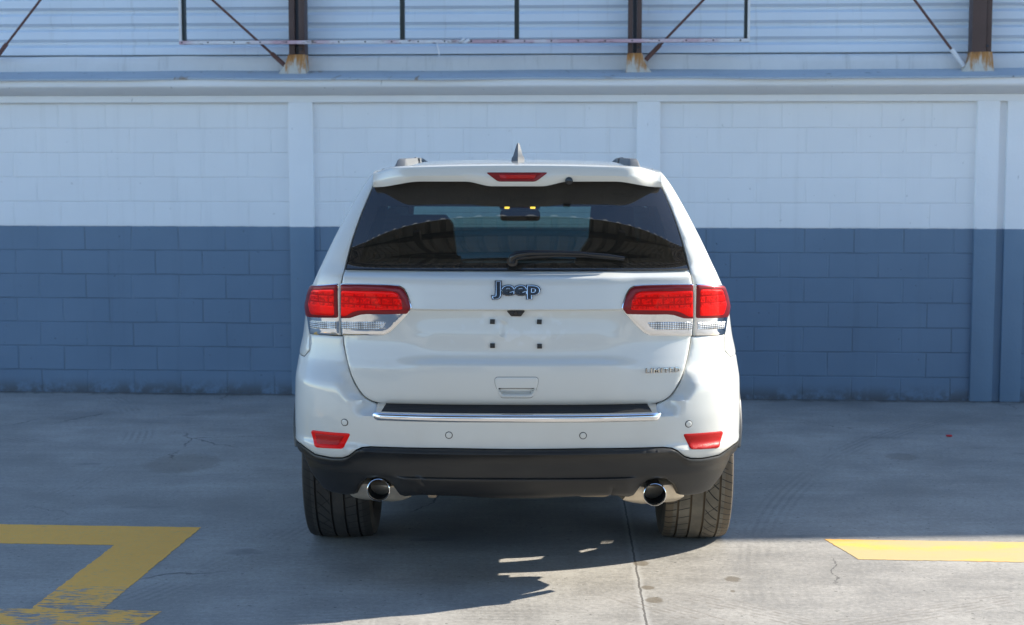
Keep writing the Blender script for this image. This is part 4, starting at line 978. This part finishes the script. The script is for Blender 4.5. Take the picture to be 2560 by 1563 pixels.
# ---- tail lights (each: a lamp on the tailgate and one on the quarter panel)
li = [(.427, 1.1585), (.431, 1.178), (.444, 1.215), (.459, 1.240), (.480, 1.2505), (.527, 1.2535), (.64, 1.254), (.7255, 1.2525), (.7285, 1.10), (.7235, 1.036), (.64, 1.041), (.548, 1.045), (.519, 1.058), (.482, 1.094), (.446, 1.133)]
lred = [(.431, 1.1585), (.435, 1.178), (.447, 1.213), (.462, 1.237), (.482, 1.247), (.527, 1.250), (.64, 1.2505), (.7225, 1.249), (.7253, 1.108), (.684, 1.111), (.643, 1.126), (.616, 1.130), (.549, 1.131), (.447, 1.1345)]
lbr = [(.463, 1.152), (.468, 1.190), (.482, 1.2165), (.504, 1.2265), (.60, 1.2265), (.7185, 1.224), (.7205, 1.1155), (.700, 1.119), (.674, 1.135), (.645, 1.1445), (.593, 1.1475)]
lcl = [(.532, 1.099), (.570, 1.100), (.7215, 1.0945), (.7205, 1.0625), (.57, 1.068), (.546, 1.0765)]
lo = [(.7365, 1.2515), (.866, 1.236), (.8865, 1.192), (.900, 1.140), (.889, 1.095), (.877, 1.0265), (.738, 1.0355)]
lored = [(.739, 1.248), (.864, 1.233), (.884, 1.190), (.8975, 1.140), (.8875, 1.098), (.739, 1.108)]
lobr = [(.752, 1.227), (.850, 1.218), (.866, 1.180), (.872, 1.150), (.860, 1.112), (.752, 1.117)]
locl = [(.746, 1.092), (.872, 1.084), (.868, 1.0535), (.746, 1.0605)]
for s in (False, True):
    a = patch("taillight", li, M["chrome"], tailgate, mode='tail', off=.006, thick=.010, res=.010, roll=.004, round_=.006, mirror=s)
    b_ = patch("red_lens", lred, M["rimred"], a, mode='tail', off=.011, thick=.008, res=.010, roll=.003, round_=.006, mirror=s)
    patch("lit_band", lbr, M["red"], a, mode='tail', off=.0125, thick=.004, res=.008, roll=.001, round_=.010, mirror=s)
    patch("reversing_lamp", lcl, M["ribbed"], a, mode='tail', off=.0085, thick=.006, res=.010, roll=.001, round_=.008, mirror=s)
    a = patch("taillight", lo, M["chrome"], car, off=.006, thick=.010, res=.010, roll=.004, round_=.008, mirror=s)
    patch("red_lens", lored, M["darkred"] if s else M["rimred"], a, off=.011, thick=.008, res=.010, roll=.003, round_=.008, mirror=s)
    patch("lit_band", lobr, M["red"], a, off=.0125, thick=.004, res=.010, roll=.001, round_=.010, mirror=s)
    patch("reversing_lamp", locl, M["ribbed"], a, off=.0085, thick=.006, res=.010, roll=.001, round_=.006, mirror=s)
# black seal under each lamp
# ---- reversing camera, plate clips
patch("reversing_camera", [(-.040, 1.1495), (.034, 1.1495), (.018, 1.128), (-.022, 1.128)], M["plastic"], tailgate, mode='tail', off=.022, thick=.022, res=.006, roll=.002, round_=.004)
def cyl_on(name, x, z, r, off, h, m, parent):
    c = Vector(surf(x2q(x, z), z, 'tail', 0)); MB().tube([c+Vector((0, -off, 0)), c+Vector((0, -off-h, 0))], [r, r*.9], 20).build(name, m, parent)
cyl_on("camera_lens", -.003, 1.1385, .0085, .020, .006, M["gloss_black"], tailgate)
for x, z in ((-.0985, 1.1045), (.0925, 1.1040), (-.0980, 1.0075), (.0935, 1.0055)):
    c = surf(x2q(x, z), z, 'tail', 0); mtx = Matrix.Translation(c) @ Matrix.Rotation(R(-6), 4, 'X') @ Matrix.Rotation(random.uniform(-.08, .08), 4, 'Y')
    MB().box(-.0098, .0098, -.010, .004, -.0098, .0098, .0015, mtx=mtx).tube([mtx @ Vector((0, -.0103, 0)), mtx @ Vector((0, -.0098, 0))], .003, 8).build("plate_clip", M["plastic"], tailgate)
# ---- lettering
def text_mesh(txt, x0, x1, z0, z1, offs, extr, bev, m, name, parent, y_off, mode='tail', spacing=1., shear=0.):
    cu = bpy.data.curves.new(name, 'FONT'); cu.body = txt; cu.size = 1; cu.offset = offs; cu.extrude = extr; cu.bevel_depth = bev; cu.bevel_resolution = 2; cu.space_character = spacing; cu.shear = shear; cu.resolution_u = 6
    tmp = bpy.data.objects.new(name, cu); COL.objects.link(tmp); dg = bpy.context.evaluated_depsgraph_get(); dg.update()
    me = bpy.data.meshes.new_from_object(tmp.evaluated_get(dg)); bpy.data.objects.remove(tmp); bpy.data.curves.remove(cu)
    return me
def lettering(txt, x0, x1, z0, z1, layers, parent, name, spacing=1., shear=0., split=None):
    ref = text_mesh(txt, 0, 1, 0, 1, layers[0][0], 0, 0, None, "ref", None, 0, spacing=spacing, shear=shear)
    vx = [v.co.x for v in ref.vertices]; vy = [v.co.y for v in ref.vertices]; bx0, bx1, by0, by1 = min(vx), max(vx), min(vy), max(vy); bpy.data.meshes.remove(ref)
    sx, sz = (x1-x0)/(bx1-bx0), (z1-z0)/(by1-by0); root = None
    for nm, (offs, extr, bev, m, depth) in zip(name, layers):
        me = text_mesh(txt, 0, 1, 0, 1, offs, extr, bev, None, nm, None, 0, spacing=spacing, shear=shear)
        for v in me.vertices:
            X = x0+(v.co.x-bx0)*sx; Z = z0+(v.co.y-by0)*sz
            s_ = surf(x2q(X, Z), Z, 'tail', 0); v.co = (X, s_[1]-depth-v.co.z*sx, Z)
        me.materials.clear(); o = link(nm, me, m, root or parent, smooth=False)
        if root is None: root = o
    return root
lettering("Jeep", -.1045, .0985, 1.195, 1.2725, [(.085, .03, .0, M["gloss_black"], .004), (.042, .03, .006, M["chrome"], .0065), (.024, .02, .0, M["gloss_black"], .0105)], tailgate, ["emblem", "emblem_outline", "emblem_face"], spacing=1.02)
lettering("LIMITED", .528, .672, .893, .913, [(.022, .03, .0, M["gloss_black"], .002), (-.004, .05, .0, M["silver"], .0045)], tailgate, ["trim_badge", "badge_face"], spacing=1.22)
